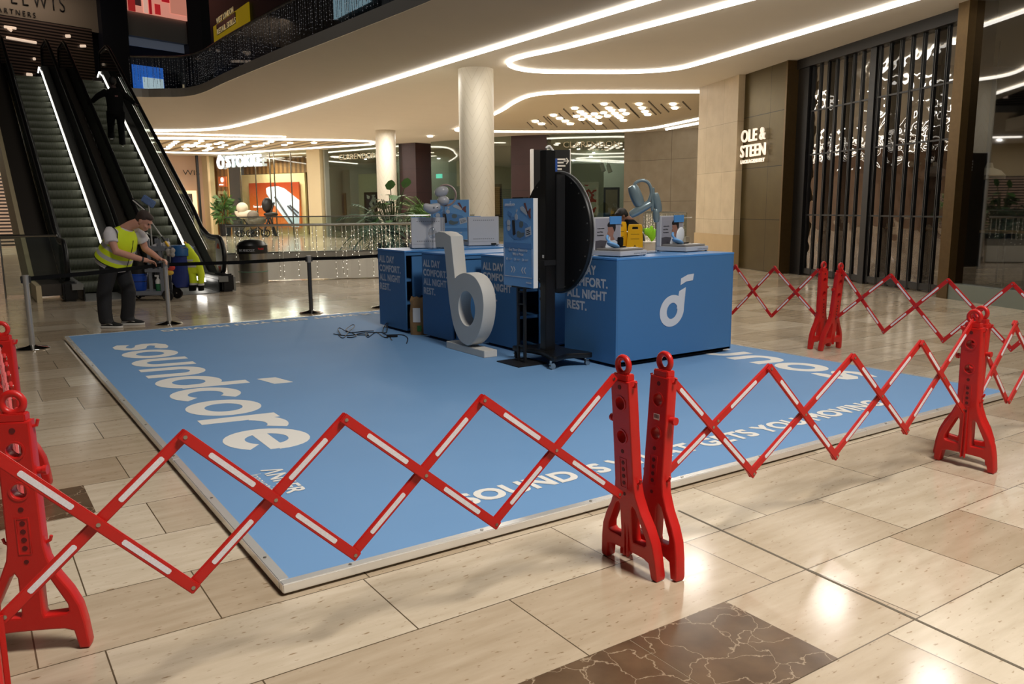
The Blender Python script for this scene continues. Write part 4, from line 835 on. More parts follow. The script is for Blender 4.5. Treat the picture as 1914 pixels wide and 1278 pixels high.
# ------------------------------------------------------------------ counters
def slogan(o, xd, w, par, top):
    m = MB(); z = 0; hh = w*.135; yy = Vector(o)
    for s, f in (('ALL DAY', .66), ('COMFORT.', .92), ('ALL NIGHT', .90), ('REST.', .46)):
        m.text(s, yy, xd, Z, w*f, hh, 0, .032); yy = yy-Z*hh*1.31
    return m.build('lettering', M_LETTER2, par)
def counter(lab, x0, y1, L, D, z1, rz, front=False, door=.2, sw=.62):
    # local frame: x along the counter from its end panel, y from back (0) to the far long side (D)
    t = thing('display_counter', lab, 'counter', (x0, y1, PT), rz, None); h = z1-PT; b = .018
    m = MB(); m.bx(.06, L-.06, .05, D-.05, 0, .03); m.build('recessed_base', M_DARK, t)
    m = MB(); m.bx(0, b, 0, D, .03, h-.02, .002); e = m.build('end_panel', M_BLUE, t)
    s = slogan((-.0012, D-.05*D, h*.832), -Y, D*sw/.62*.86, t, 0); s.parent = e
    m = MB(); m.bx(L-b, L, 0, D, .03, h-.02, .002); m.build('end_panel', M_BLUE, t)
    m = MB(); m.bx(b, L-b, D-b, D, .03, h-.02); m.build('long_panel', M_BLUE, t)
    m = MB(); m.bx(-.002, L+.002, -.002, D+.002, h-.02, h, .003); m.build('top_panel', M_BLUEL, t)
    m = MB(); m.bx(b, L-b, 0, D-b, .03, .05); m.build('floor_panel', M_BLUE, t)
    if front:
        m = MB(); m.bx(b, L-b, 0, b, .03, h-.02); f = m.build('long_panel', M_BLUE, t)
        m = MB(); xd, yd = X, Z; sh = .10
        def Q(a, c): return (a+sh*c, c)
        k = .72; O = (.70, -.003, .335)
        KQ = lambda pts: [(k*x, k*y) for x, y in pts]
        m.plate([KQ([Q(.225*math.cos(2*PI*i/40), .215+.215*math.sin(2*PI*i/40)) for i in range(40)]), KQ([Q(.10*math.cos(2*PI*i/40)+.002, .215+.11*math.sin(2*PI*i/40)) for i in range(40)])], O, X, Z, .003)
        m.plate([KQ([Q(.085, .24), Q(.222, .20), Q(.222, .52), Q(.105, .475)])], O, X, Z, .0036)
        m.plate([KQ(cat_rom([Q(.115, .555), Q(.22, .60), Q(.345, .61), Q(.355, .70), Q(.235, .69), Q(.115, .645)], 1))], O, X, Z, .003)
        m.build('emblem', M_LETTER2, f)
    else:
        m = MB(); m.bx(b, L-b, .01, D-b, h-.06, h-.02); m.build('top_rail', M_BLUE, t)
        for z in (.34, .62):
            m = MB(); m.bx(b, L-b, .07, D-b, z, z+.03); m.build('shelf', M_BLUE, t)
        m = MB(); m.bx(b, .2, D-b-.012, D-b-.006, .05, h-.06); m.build('opening_dark_sheet', M_DARK, t)  # near-black sheet standing for the dark inside the opening
        m = MB(); m.bx(b+door, L-b, .025, .043, .05, h-.07); d = m.build('door', M_BLUE, t)
        m = MB(); m.cyl((b+door+.13, .022, .42), (b+door+.13, .03, .42), .03, n=16); m.build('cable_hole', M_DARK, d)
    return t
TA, TD = 1.045, 1.078
counter('blue counter at the back left corner, its open side behind the paper bag', 4.402, 8.82, 1.85, .755, TA, 0, door=.09)
counter('second blue counter from the back, half hidden behind the white letter sculpture', 4.462, 7.80, 1.5, .70, TA, 0, door=.04)
counter('third blue counter from the back, behind the printed poster stand', 4.745, 6.925, 1.3, .72, TA, 0, door=.27)
counter('large front blue counter with a white emblem on its long side', 5.0, 5.69, 1.585, .78, TD, 0, True)
# ------------------------------------------------------------------ white letter sculpture
t = thing('letter_sculpture', 'big white letter b sculpture standing on a white foot before the counters', 'sculpture', (4.36, 7.25, PT))
YC = 7.25
out = [(7.838, 1.276), (7.742, 1.298), (7.626, 1.293), (7.493, 1.254), (7.42, .82), (7.36, .853), (7.251, .885), (7.134, .884), (7.023, .856), (6.939, .797), (6.888, .725), (6.863, .631), (6.865, .534), (6.905, .386), (6.995, .247), (7.145, .148), (7.231, .140), (7.329, .165), (7.405, .222), (7.485, .343), (7.545, .539), (7.585, .761), (7.634, 1.107), (7.703, 1.128), (7.826, 1.127)]
o2 = [(YC-a, b-PT) for a, b in out]; hole = [(YC-7.192+.165*math.cos(2*PI*i/32)+.05*math.sin(2*PI*i/32)*0, .521-PT+.18*math.sin(2*PI*i/32)) for i in range(32)]
crn = o2[:5]; bowl = [tuple(v)[:2] for v in cat_rom([(a, b, 0) for a, b in o2[4:]], 4, False)]
m = MB(); m.plate([crn[:4]+bowl, hole], (-.005, 0, 0), -Y, Z, .15, .004); m.build('letter', mat('white_foam', (200, 198, 193), .65, noise=.02, nscale=6), t, True)
m = MB(); m.bx(-.075, .08, -.385, .39, 0, .072, .004); m.build('foot', MATS['white_foam'], t)
# ------------------------------------------------------------------ poster stands
M_PB = mat('poster_blue', (112, 164, 214), .5); M_PB2 = mat('poster_dark_blue', (90, 138, 190), .5)
def poster_stand(lab, loc, rz, zb, zt, w):
    t = thing('poster_stand', lab, 'sign', loc, rz); zb -= loc[2]; zt -= loc[2]; h = zt-zb
    m = MB(); m.bx(-.17, .17, -.19, .19, 0, .01); m.build('base_plate', M_BLACK, t)
    for y in (-.055, .055): m = MB(); m.bx(-.012, .012, y-.012, y+.012, .01, zb+.02); m.build('post', M_BLACK, t)
    for z in (.16, zb-.06, zb-.18): m = MB(); m.bx(-.008, .008, -.05, .05, z, z+.015); m.build('rung', M_BLACK, t)
    m = MB(); m.bx(-.03, .03, -.12, .12, zb-.015, zb); m.bx(-.03, .03, -.08, .1, zt, zt+.012); m.build('clamp', M_BLACK, t)
    m = MB(); m.bx(-.035, .015, -w/2, w/2, zb, zt); b = m.build('board', M_WHITE, t)
    m = MB(); m.bx(-.037, -.035, -w/2, w/2, zb, zt); f = m.build('print', M_PB, b)
    m = MB(); x = -.0385
    def PP(a, c): return Vector((x, w/2-a*w, zt-c*h))       # a across from the left, c down
    def poly(mb, pts): mb.plate([[(a*w, -c*h) for a, c in pts]], (x, w/2, zt), -Y, Z, .0012)
    glyph_logo(m, PP(.05, .085), -Y, Z, .024*h/.83, w*.34)
    m.text('Get Your Chance to', PP(.19, .595), -Y, Z, w*.62, .026*h/.83, .001, .012); m.text('Win a Prize', PP(.32, .645), -Y, Z, w*.36, .026*h/.83, .001, .012)
    m.text('\u039bNKER', PP(.76, .955), -Y, Z, w*.18, .016, .001, .02)
    for i in range(3):
        m.plate([circ((.12+.27*i)*w, -.69*h, .012, n=14), circ((.12+.27*i)*w, -.69*h, .009, n=14)], (x, w/2, zt), -Y, Z, .0012); poly(m, [(.18+.27*i, .685), (.3+.27*i, .685), (.3+.27*i, .689), (.18+.27*i, .689)]); poly(m, [(.18+.27*i, .695), (.27+.27*i, .695), (.27+.27*i, .699), (.18+.27*i, .699)])
    for s, c0 in ((1, .25), (1, .33), (-1, .68), (-1, .76)): poly(m, [(c0, .775), (c0+.03*s, .775), (c0+.08*s, .81), (c0+.03*s, .845), (c0, .845), (c0+.05*s, .81)])
    for q in ([(.03, .885), (.97, .885), (.97, .893), (.03, .893)], [(.03, .56), (.036, .56), (.036, .893), (.03, .893)], [(.964, .56), (.97, .56), (.97, .893), (.964, .893)]): poly(m, q)
    m.build('lettering', M_LETTER2, f)
    m = MB(); poly(m, [(.08, .26), (.34, .2), (.82, .28), (.93, .37), (.66, .46), (.38, .46), (.2, .4)]); poly(m, [(.18, .135), (.32, .17), (.27, .215), (.17, .18)]); poly(m, [(.05, .5), (.95, .5), (.95, .56), (.05, .56)]); m.build('picture_shade', M_PB2, f); x = -.0395
    m = MB(); poly(m, [(.58, .10), (.66, .085), (.84, .15), (.80, .19), (.60, .13)]); poly(m, [(.40, .19), (.45, .165), (.5, .19), (.5, .235), (.44, .245), (.4, .22)]); poly(m, [(.44, .14), (.48, .115), (.5, .13), (.46, .16)]); poly(m, [(.74, .335), (.92, .31), (.95, .40), (.76, .435)])
    m.plate([circ(.19*w, -.275*h, .055*w*1.1, n=18)], (x, w/2, zt), -Y, Z, .0012); m.plate([circ(.19*w, -.335*h, .055*w, n=18)], (x, w/2, zt), -Y, Z, .0012); m.build('picture_pale', mat('print_pale', (186, 192, 200), .5), f)
    m = MB(); poly(m, [(.70, .055), (.76, .05), (.80, .10), (.83, .15), (.88, .12), (.93, .11), (.92, .16), (.93, .22), (.90, .225), (.82, .17)]); m.build('picture_bow', mat('print_bow', (120, 76, 74), .5), f)
    m = MB(); poly(m, [(.31, .245), (.40, .245), (.43, .40), (.36, .42), (.33, .4)]); poly(m, [(.77, .36), (.88, .345), (.885, .355), (.775, .37)]); poly(m, [(.78, .38), (.91, .36), (.915, .37), (.785, .39)]); poly(m, [(.78, .40), (.90, .383), (.905, .393), (.785, .41)]); m.build('picture_dark', mat('print_dark', (44, 40, 42), .5), f)
    m = MB(); poly(m, [(.55, .27), (.60, .25), (.68, .26), (.69, .30), (.64, .33), (.56, .32)]); poly(m, [(.46, .38), (.52, .36), (.62, .385), (.73, .38), (.70, .42), (.58, .445), (.48, .43)]); m.build('picture_grey', mat('print_grey', (98, 112, 116), .5), f)
    return t
poster_stand('blue prize poster on a black twin-post stand beside the black round display', (4.45, 6.44, PT), R(0), .80, 1.63, .50)
c = on(842, 420, (6.0, 10.3, 0), fw.xy.to_3d()); poster_stand('blue prize poster on a stand behind the white display boxes', (c.x, c.y, PT), R(50), .86, 1.66, .56)
# ------------------------------------------------------------------ round display on wheels, seen from the back
t = thing('round_display_stand', 'black round display seen from behind on a wheeled black post', 'display', (4.66, 6.30, PT), R(-3)); a = 4.66; b = 6.30
m = MB(); pts = cat_rom([(-.20, -.36), (.0, -.30), (.24, -.36), (.18, .0), (.24, .38), (.0, .32), (-.2, .38), (-.12, .0)], 5); m.plate([[(v[0], v[1]) for v in pts]], (.03, 0, .105), X, Y, .05, .008); m.build('base', M_BLACK2, t, True)
for (x, y) in ((-.17, -.31), (.23, -.31), (-.15, .36), (.22, .36)):
    m = MB(); m.cyl((x+.02, y-.012, .028), (x+.02, y+.012, .028), .028, n=14); m.bx(x-.01, x+.03, y-.016, y+.016, .045, .06); m.cyl((x, y, .05), (x, y, .085), .011, n=8); m.build('caster', M_CHROME if y < 0 else M_RUBBER, t, True)
m = MB(); m.bx(-.055, .055, -.05, .05, .125, 2.02, .004); m.build('post', M_BLACK2, t)
m = MB(); m.bx(-.075, .062, -.056, .056, .95, 1.0); m.build('clamp_collar', M_BLACK, t)
m = MB(); m.cyl((-.02, .05, .72), (-.02, .085, .72), .02, n=12); m.build('height_knob', M_BLACK, t); m = MB(); m.cyl((-.02, .05, .62), (-.02, .08, .62), .022, n=12); m.build('height_knob', M_BLACK, t)
cx, cy, cz, rr = .17, .10, 1.25, .585
m = MB(); m.lathe((cx-.02, cy, cz), [(rr-.01, 0), (rr, .012), (rr, .03), (rr-.01, .042)], 64, axis=X); dsc = m.build('disc', mat('disc_back', (10, 10, 12), .42), t, True)
m = MB(); m.torus((cx+.022, cy, cz), rr+.001, .005, X, 64, 6); m.build('rim', mat('pale_rim', (150, 150, 150), .4), dsc)
for i in range(22):
    q = 2*PI*i/22+.1; m = MB(); m.cyl((cx-.024, cy+math.cos(q)*(rr-.045), cz+math.sin(q)*(rr-.045)), (cx-.018, cy+math.cos(q)*(rr-.045), cz+math.sin(q)*(rr-.045)), .007, n=8); m.build('screw_head', M_STEEL, dsc)
m = MB(); m.bx(.055, .155, -.07, .05, .72, 1.8, .005); m.build('mounting_box', M_BLACK, t)
m = MB(); m.bx(-.0565, -.055, -.02, .01, 1.02, 1.05); m.build('label', M_WHITE, t)
m = MB(); m.tube(cat_rom([(.06, -.02, 2.0), (.02, .0, 2.06), (-.02, .0, 2.04)], 4, False), .012, 6); m.build('white_cable', M_WHITE, t); m = MB(); m.cyl((.1, .02, 1.83), (.1, .02, 1.95), .02, n=8); m.build('blue_plug', mat('plug_blue', (44, 84, 160), .4), t)
# ------------------------------------------------------------------ headset display units
M_UNIT = mat('unit_white', (192, 192, 196), .5); M_PHOTO = mat('photo_grey', (150, 150, 160), .5, noise=.12, nscale=5)
def unit(lab, loc, rz, prod, hp=.37):
    t = thing('product_display', lab, 'display', loc, rz)
    m = MB(); m.bx(-.21, .21, -.19, .19, .008, .055, .004); m.build('plinth', M_UNIT, t)
    m = MB(); m.bx(-.19, .19, -.17, .13, .055, .075, .008); m.build('tray', mat('tray_grey', (150, 146, 142), .4), t)
    m = MB(); m.bx(-.21, .21, .13, .19, .055, hp, .003); b = m.build('back_panel', M_UNIT, t)
    m = MB()
    for z in (.09, hp-.05):
        for i in range(11): m.bx(-.14+i*.027, -.126+i*.027, .189, .191, z, z+.006)
    m.build('vent_slots', M_DARK, b)
    m = MB(); m.bx(-.195, .195, .127, .13, .06, hp-.012); ph = m.build('photo', M_PHOTO, b)
    m = MB(); m.bx(.02, .2, .118, .127, hp-.07, hp+.006); m.build('blue_tab', MATS['blue_counter_top'], b)
    def pl(pts, mt, nm, y): q = MB(); q.plate([[(u*.39-.195, v*(hp-.072)+.06) for u, v in pts]], (0, y, 0), X, Z, .001); q.build(nm, mt, ph)
    pl([(0, 0), (1, 0), (1, .3), (.55, .26), (.2, .3), (0, .28)], mat('photo_dark', (74, 72, 80), .5), 'photo_foreground', .1262)
    pl(cat_rom([(.48, .3), (.53, .33), (.57, .42), (.6, .5), (.64, .36), (.9, .2), (.98, 0), (.42, 0)], 3), mat('photo_shirt', (206, 212, 222), .5), 'photo_shirt', .1256)
    pl(cat_rom([(.5, .46), (.47, .52), (.5, .6), (.48, .66), (.54, .78), (.7, .78), (.74, .6), (.7, .42), (.76, .3), (.6, .28), (.58, .4)], 4), mat('photo_skin', (150, 110, 96), .5), 'photo_face', .125)
    pl(cat_rom([(.49, .72), (.48, .82), (.6, .9), (.76, .86), (.8, .7), (.76, .56), (.7, .66), (.66, .72)], 4), mat('photo_hair', (28, 24, 26), .5), 'photo_hair', .1244)
    q = MB(); [q.text(s, (-.17, .1262, hp-.115-.032*i), X, Z, w_, .012, .001, .02) for i, (s, w_) in enumerate((('Adjustable', .11), ('and Flex', .09), ('Foundation', .1)))]; q.build('lettering', M_BLACK, ph)
    q = MB(); q.text('sound on, move on', (.0, -.1905, .02), X, Z, .19, .018, .001, -.005); q.build('lettering', mat('grey_print', (120, 128, 140), .6), t)
    for a in (-.19, .19):
        for c in (-.17, .17): q = MB(); q.cyl((a, c, 0), (a, c, .008), .012, n=8); q.build('foot', M_BLACK, t)
    return t
def place_unit(F, Rr, z): f, r = Vector(F), Vector(Rr); an = math.atan2(r.y-f.y, r.x-f.x); ex = Vector((math.cos(an), math.sin(an))); ey = Vector((-math.sin(an), math.cos(an))); c = f+ex*.21+ey*.19; return (c.x, c.y, z), an
l, an = place_unit((5.14, 5.80), (5.55, 5.88), TD); unit('white earphone display with man photo at the near left end of the front counter', l, an, 0)
def prodset(l, an, sub, lab):
    M_ = Matrix.Translation(l) @ Matrix.Rotation(an, 4, 'Z')
    t = thing('headset', 'pale blue and white headset on the %s counter display' % lab, 'headset', tuple(M_ @ Vector((-.06, .0, .0755))), an)
    m = MB(); m.ball((-.02, 0, .03), (.085, .05, .022), Matrix.Rotation(R(18), 3, 'Y')); m.build('ear_cup', mat('sky_blue_plastic', (110, 166, 222), .35), t, True)
    m = MB(); m.tube(cat_rom([(-.06, 0, .05), (-.09, .02, .09), (-.07, .03, .12)], 4, False), .012, 8); m.build('hook', MATS['sky_blue_plastic'], t, True)
    if sub: m = MB(); m.ball((.05, .02, .09), (.07, .02, .09), Matrix.Rotation(R(25), 3, 'Y')); m.build('dial', mat('dial_white', (216, 220, 226), .25), t, True)
    t2 = thing('product_stand', 'small black product stand on the %s counter display' % lab, 'stand', tuple(M_ @ Vector((.09, .04, .0755))), an)
    m = MB(); m.bx(-.05, .05, -.035, .035, 0, .012, .004); m.build('base', M_BLACK2, t2)
    if not sub: m = MB(); m.bx(-.04, .035, -.01, .015, .012, .1, .006); m.build('block', M_BLACK2, t2)
    t3 = thing('information_card', 'small glossy white card lying on the %s counter display' % lab, 'card', tuple(M_ @ Vector((.1, -.1, .0755))), an+.3)
    m = MB(); m.bx(-.06, .06, -.035, .035, 0, .004); m.build('card', M_WHITE, t3)
prodset(l, an, False, 'left'); l, an = place_unit((6.19, 5.98), (6.62, 6.06), TD); unit('white earphone display with man photo at the far right end of the front counter', l, an, 1); prodset(l, an, True, 'right')
def backunit(lab, Bl, Br, z):    # seen from the rear: its back edge runs from Bl (photo left) to Br
    a, b = Vector(Bl), Vector(Br); an = math.atan2(b.y-a.y, b.x-a.x)+PI; ex = Vector((math.cos(an), math.sin(an))); ey = Vector((-math.sin(an), math.cos(an))); c = (a+b)/2-ey*.19; t = unit(lab, (c.x, c.y, z), an, 0, .385)
    m = MB(); m.bx(-.17, -.10, .19, .2, .012, .035); m.tube(cat_rom([(-.13, .2, .02), (-.17, .23, .012), (-.26, .24, .006), (-.34, .2, .004)], 4, False), .004, 6); m.build('power_plug', M_BLACK, t)
backunit('white display box seen from its back on the left rear counter', (4.70, 9.17), (5.06, 9.03), TA); backunit('white display box seen from its back, in front of the round column', (5.60, 9.30), (5.98, 9.2), TA)
# ------------------------------------------------------------------ giant earphone models
M_PEARL = mat('pearl_grey', (176, 176, 180), .3); M_ACR = glass('acrylic_rod', (244, 246, 248), .2); M_TEAL = mat('blue_grey_metallic', (124, 142, 148), .3, .35); M_CLAY = mat('rose_band', (160, 138, 130), .4)
vx = Vector((.829, -.559, 0)); vn = Vector((.559, .829, 0))
def V3(o, a, b, z): return Vector(o)+vx*a+vn*b+Z*z
o = (5.02, 8.95, TA); t = thing('earphone_model', 'giant grey clip earphone model, ring with two beads, on a clear rod', 'model', o); RM = Matrix((( vx.x, vn.x, 0), (vx.y, vn.y, 0), (0, 0, 1)))
m = MB(); m.torus(V3((0, 0, 0), .03, 0, .655), .125, .028, vn+Z*.1, 40, 10, R(-120), R(125), vx, flat=.45); m.build('ring', M_CLAY, t, True)
m = MB(); m.ball(V3((0, 0, 0), -.02, -.02, .70), (.088, .06, .066), RM @ Matrix.Rotation(R(-20), 3, 'Y')); m.build('bead', M_PEARL, t, True); m = MB(); m.ball(V3((0, 0, 0), .0, -.03, .59), (.075, .06, .058), RM); m.build('bead', M_PEARL, t, True)
m = MB(); m.cyl((0, 0, 0), V3((0, 0, 0), 0, 0, .56), .012); m.build('rod', M_ACR, t, True); m = MB(); m.cyl((0, 0, 0), (0, 0, .015), .07, n=24); m.build('base', M_ACR, t)
o = (4.92, 9.03, TA); o = (4.84, 8.92, TA); t = thing('earphone_model', 'giant grey bean shaped earphone model left of the ring shaped model', 'model', o)
m = MB(); rings = []
for i in range(13):
    a = PI*i/12; x = -math.cos(a)*.105; r = math.sin(a)**.55; rings.append((V3((0, 0, 0), x, 0, .50-.012*math.cos(x/.105*PI)*1), vn*(.06*r+.001), Z*(.06*r+.001)))
m.loft(rings, 20); m.build('shell', M_PEARL, t, True); m = MB(); m.ball(V3((0, 0, 0), .03, -.06, .505), (.012, .006, .012), RM); m.build('sensor', M_GREY, t, True); m = MB(); m.ball(V3((0, 0, 0), .072, -.048, .508), (.007, .005, .007), RM); m.build('sensor', M_BLACK, t)
m = MB(); m.cyl((0, 0, 0), V3((0, 0, 0), 0, 0, .45), .011); m.build('rod', M_ACR, t, True); m = MB(); m.cyl((0, 0, 0), (0, 0, .015), .07, n=24); m.build('base', M_ACR, t); m = MB(); m.ball((0, 0, .2), (.05, .02, .07), RM); m.build('shield', M_ACR, t, True)
o = (5.80, 6.15, TD); t = thing('earphone_model', 'pair of giant blue-grey ear hook earphone models on clear rods between the displays', 'model', o)
def capsule(m, a, b, r1, r2, wdir, n=9):
    a, b = Vector(a), Vector(b); d = (b-a).normalized(); w = Vector(wdir); w = (w-d*w.dot(d)).normalized(); s = d.cross(w); L = (b-a).length; rr = []
    for i in range(n): q = PI*i/(n-1); k = math.sin(q)**.34; rr.append((a+d*(L*(1-math.cos(q))/2), w*(r1*k+.001), s*(r2*k+.001)))
    m.loft(rr, 18)
def T(px, py, off=0): return on(px, py, Vector(o)+vn*off, vn)-Vector(o)
m = MB(); capsule(m, T(1181, 346), T(1197, 386), .05, .06, vn); m.build('speaker_body', M_TEAL, t, True)
m = MB(); m.tube(cat_rom([T(1184, 351), T(1187, 343), T(1194, 338.5), T(1202, 337), T(1211, 341), T(1216, 350), T(1217, 361), T(1214, 372), T(1209, 382)], 5, False), [.010]*9+[.011]*32, 10, flat=1) if False else m.tube(cat_rom([T(1184, 351), T(1187, 343), T(1194, 338.5), T(1202, 337), T(1211, 341), T(1216, 350), T(1217, 361), T(1214, 372), T(1209, 382)], 5, False), .016, 10); m.build('ear_hook', M_TEAL, t, True)
m = MB(); capsule(m, T(1177, 403), T(1217, 379), .042, .044, vn); m.build('battery_body', M_TEAL, t, True)
m = MB(); capsule(m, T(1224, 360, .06), T(1232, 397, .06), .034, .04, vn); capsule(m, T(1221, 350, .06), T(1219, 395, .06), .018, .018, vn); m.build('speaker_body', M_TEAL, t, True)
m = MB(); capsule(m, T(1226, 390, .05), T(1227, 416, .05), .034, .034, vn); m.build('battery_body', M_TEAL, t, True)
m = MB(); m.plate([circ(0, 0, .011, n=16), circ(0, 0, .008, n=16)], T(1190, 373.5, -.042), vx, Z, .002); m.build('emblem', M_GREY, t)
for q in (T(1204, 398), T(1227, 412, .05)): m = MB(); m.cyl((q.x, q.y, 0), q, .0085); m.build('rod', M_ACR, t, True)
m = MB(); m.bx(-.05, .14, -.06, .08, 0, .012); m.build('base', M_ACR, t)
# ------------------------------------------------------------------ paper bag, cable
t = thing('paper_bag', 'crumpled brown paper bag with white label leaning in the rear counter opening', 'bag', (4.515, 8.66, PT), R(-42))
m = MB(); rnd = random.Random(2); prof = [(.0, .115, .07), (.1, .12, .075), (.25, .118, .07), (.36, .11, .06), (.41, .115, .045), (.445, .1, .03)]; N = 20; rr = []
for z, a, b in prof:
    rr.append([m.bm.verts.new((a*max(-1, min(1, 1.3*math.cos(2*PI*j/N)))+rnd.uniform(-.007, .007), b*max(-1, min(1, 1.3*math.sin(2*PI*j/N)))+rnd.uniform(-.007, .007), z+(rnd.uniform(-.02, .02) if z > .3 else 0))) for j in range(N)])
for A, B in zip(rr, rr[1:]):
    for j in range(N): m.bm.faces.new((A[j], A[(j+1) % N], B[(j+1) % N], B[j]))
m.bm.faces.new(rr[0][::-1]); m.build('sack', mat('kraft_paper', (150, 116, 76), .8, noise=.12, nscale=14, bump=.5, bscale=18), t)
m = MB(); m.box((-.03, -.083, .24), (.09, .003, .17)); m.build('label', M_WHITE, t); m = MB(); m.box((.0, -.083, .08), (.05, .003, .07)); m.build('green_print', mat('bag_green', (50, 110, 50), .6), t)
t = thing('power_cable', 'tangled black power cable with inline adapter lying on the blue stage', 'cable', tuple(gp(690, 628, PT)))
def cpath(px, lift=None): return [gp(600+x/10.633, 590+y/10.633, PT+.006) + Z*(0 if not lift else lift[i]) for i, (x, y) in enumerate(px)]
m = MB()
for q, lf in (([(250,360),(400,385),(540,390),(650,380),(780,350),(900,335),(1050,330),(1230,330)], None), ([(400,385),(340,310),(380,290),(480,315),(560,330),(700,325),(860,308),(1050,300)], [0,.02,.03,.01,0,0,0,0]), ([(350,385),(430,440),(500,390),(540,340),(640,290),(670,255),(620,245),(500,300),(540,330),(640,350),(700,400),(600,430),(520,425)], [0,0,0,.01,.03,.04,.04,.02,.01,0,0,0,0]), ([(700,380),(880,380),(950,390),(900,330),(890,380),(940,425),(1060,340),(1130,340),(1200,390),(1260,425),(1330,435)], None), ([(1230,330),(1300,345),(1330,250),(1310,235),(1240,300),(1240,360),(1300,380),(1320,400)], [0,.01,.05,.06,.03,.01,0,0]), ([(1410,485),(1380,440),(1420,390),(1500,375),(1640,385),(1720,440),(1720,500),(1700,545)], [0]*8)):
    m.tube(cat_rom(cpath(q, lf), 5, False), .0055, 6)
m.build('cable', M_RUBBER, t, True, world=True)
m = MB(); m.box(gp(733, 630, PT)+Z*.016, (.13, .045, .03), R(-25), .005); m.build('adapter', M_RUBBER, t, world=True)

# ------------------------------------------------------------------ red expanding barriers
def post(par, x, y, ang, sticker=False, hook=True, lean=0):
    # a flat A-foot post; ang = direction its broad face looks (the way its lattice leaves)
    nv = Vector((math.cos(ang), math.sin(ang), 0)); v = Vector((-nv.y, nv.x, 0)); o = Vector((x, y, 0)); t = .052; Z = (Vector((0, 0, 1))+nv*math.tan(R(lean))).normalized()
    half = [(.056, .845), (.058, .60), (.060, .40), (.068, .35), (.095, .285), (.132, .225), (.158, .165), (.170, .10), (.178, .02), (.174, .004), (.142, .004), (.136, .03), (.128, .072), (.10, .082), (.05, .084)]
    outl = [(-a, b) for a, b in half]; outl = half+outl[::-1]
    hol = []
    for s in (1, -1): hol.append([(s*a, b) for a, b in ((.044, .30), (.060, .288), (.116, .175), (.118, .150), (.108, .142), (.040, .138), (.036, .150), (.036, .285))])
    big = [circ(0, .745, .026, n=18), circ(0, .60, .026, n=18)]
    m = MB(); m.plate([outl]+hol+big, o, v, Z, t, .007)
    b = m.build('post_body', M_RED, par, True, True)
    # sunken pocket with a row of small holes, on both faces
    for s in (1, -1):
        m = MB(); f = o+nv*s*(t/2+.0006)
        m.plate([[(-.022, .372), (.022, .372), (.022, .505), (-.022, .505)], [(-.018, .376), (.018, .376), (.018, .501), (-.018, .501)]], f, v, Z, .003); m.build('pocket_rim', M_RED, b, world=True)
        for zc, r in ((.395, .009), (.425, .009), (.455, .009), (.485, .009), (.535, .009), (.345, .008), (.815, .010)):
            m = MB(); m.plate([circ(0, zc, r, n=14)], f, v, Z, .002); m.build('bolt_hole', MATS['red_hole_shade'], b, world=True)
        for zc in (.745, .60): m = MB(); m.plate([circ(0, zc, .034, n=22), circ(0, zc, .027, n=22)], f, v, Z, .004); m.build('hole_rim', M_RED, b, world=True)
    m = MB(); m.box(o+Z*.857, (t*.86, .085, .03), ang, .004); m.torus(o+Z*.905, .034, .0125, nv, 24, 10); m.build('hang_ring', M_RED, par, True, True)
    m = MB(); m.cyl(o-v*.056+Z*.665, o-v*.082+Z*.665, .013, n=12); m.cyl(o-v*.075+Z*.665, o-v*.088+Z*.665, .017, n=12); m.build('side_knob', M_RED, par, True, True)
    if hook:
        m = MB()
        for s in (1, -1):
            m.tube([o+v*s*.05+Z*.82, o+v*s*.068+Z*.825, o+v*s*.074+Z*.845], .006, 6); m.tube([o+v*s*.058+Z*.40, o+v*s*.074+Z*.41, o+v*s*.078+Z*.425], .006, 6)
        m.build('side_hook', M_RED, par, True, True)
    if sticker:
        for s in (1, -1):
            m = MB(); m.box(o+nv*s*(t/2+.001)+Z*.672, (.001, .034, .026), ang); k = m.build('barcode_label', M_WHITE, b, world=True)
            m = MB(); [m.box(o+nv*s*(t/2+.0018)+v*(-.012+.0045*i)+Z*.674, (.001, .0022, .016), ang) for i in range(6)]; m.build('barcode', M_BLACK, b, world=True)
    return nv, v
def slide(par, q, zt):
    m = MB()
    for s in (-1, 1): m.box(q[0]+q[1]*s*.010+q[2]*.006+Z*((zt+.05)/2+.012), (.014, .006, zt-.05), math.atan2(q[2].y, q[2].x))
    m.box(q[0]+Z*((zt+.05)/2+.012), (.006, .022, zt-.06), math.atan2(q[2].y, q[2].x)); m.build('slide_rail', M_RED, par, world=True)
def arm(par, a, b, side, off):
    # one lattice bar from a to b, lying on the given side of the lattice plane
    a, b = Vector(a)+side*off, Vector(b)+side*off; d = b-a; L = d.length; d.normalize(); w = side.cross(d).normalized()
    Mx = Matrix((d, w, side)).transposed()
    m = MB(); c = (a+b)/2; m.box(c, (L+.03, .036, .013), 0, .003, Mx); r = m.build('lattice_arm', M_RED, par, world=True)
    for s in (1, -1):
        for u in (.252, .748):
            m = MB(); m.plate([[(L*(u-.125)+.004, -.0085), (L*(u+.125)-.004, -.0085), (L*(u+.125), -.005), (L*(u+.125), .005), (L*(u+.125)-.004, .0085), (L*(u-.125)+.004, .0085), (L*(u-.125), .005), (L*(u-.125), -.005)]], a+side*s*.0068, d, w, .0012)
            m.build('reflective_strip', M_REFL, r, world=True)
    for u in (0, .5, 1):
        m = MB(); q = a+d*L*u; m.cyl(q-side*.0085, q+side*.0085, .0065, n=10); m.build('rivet', M_STEEL, r, world=True)
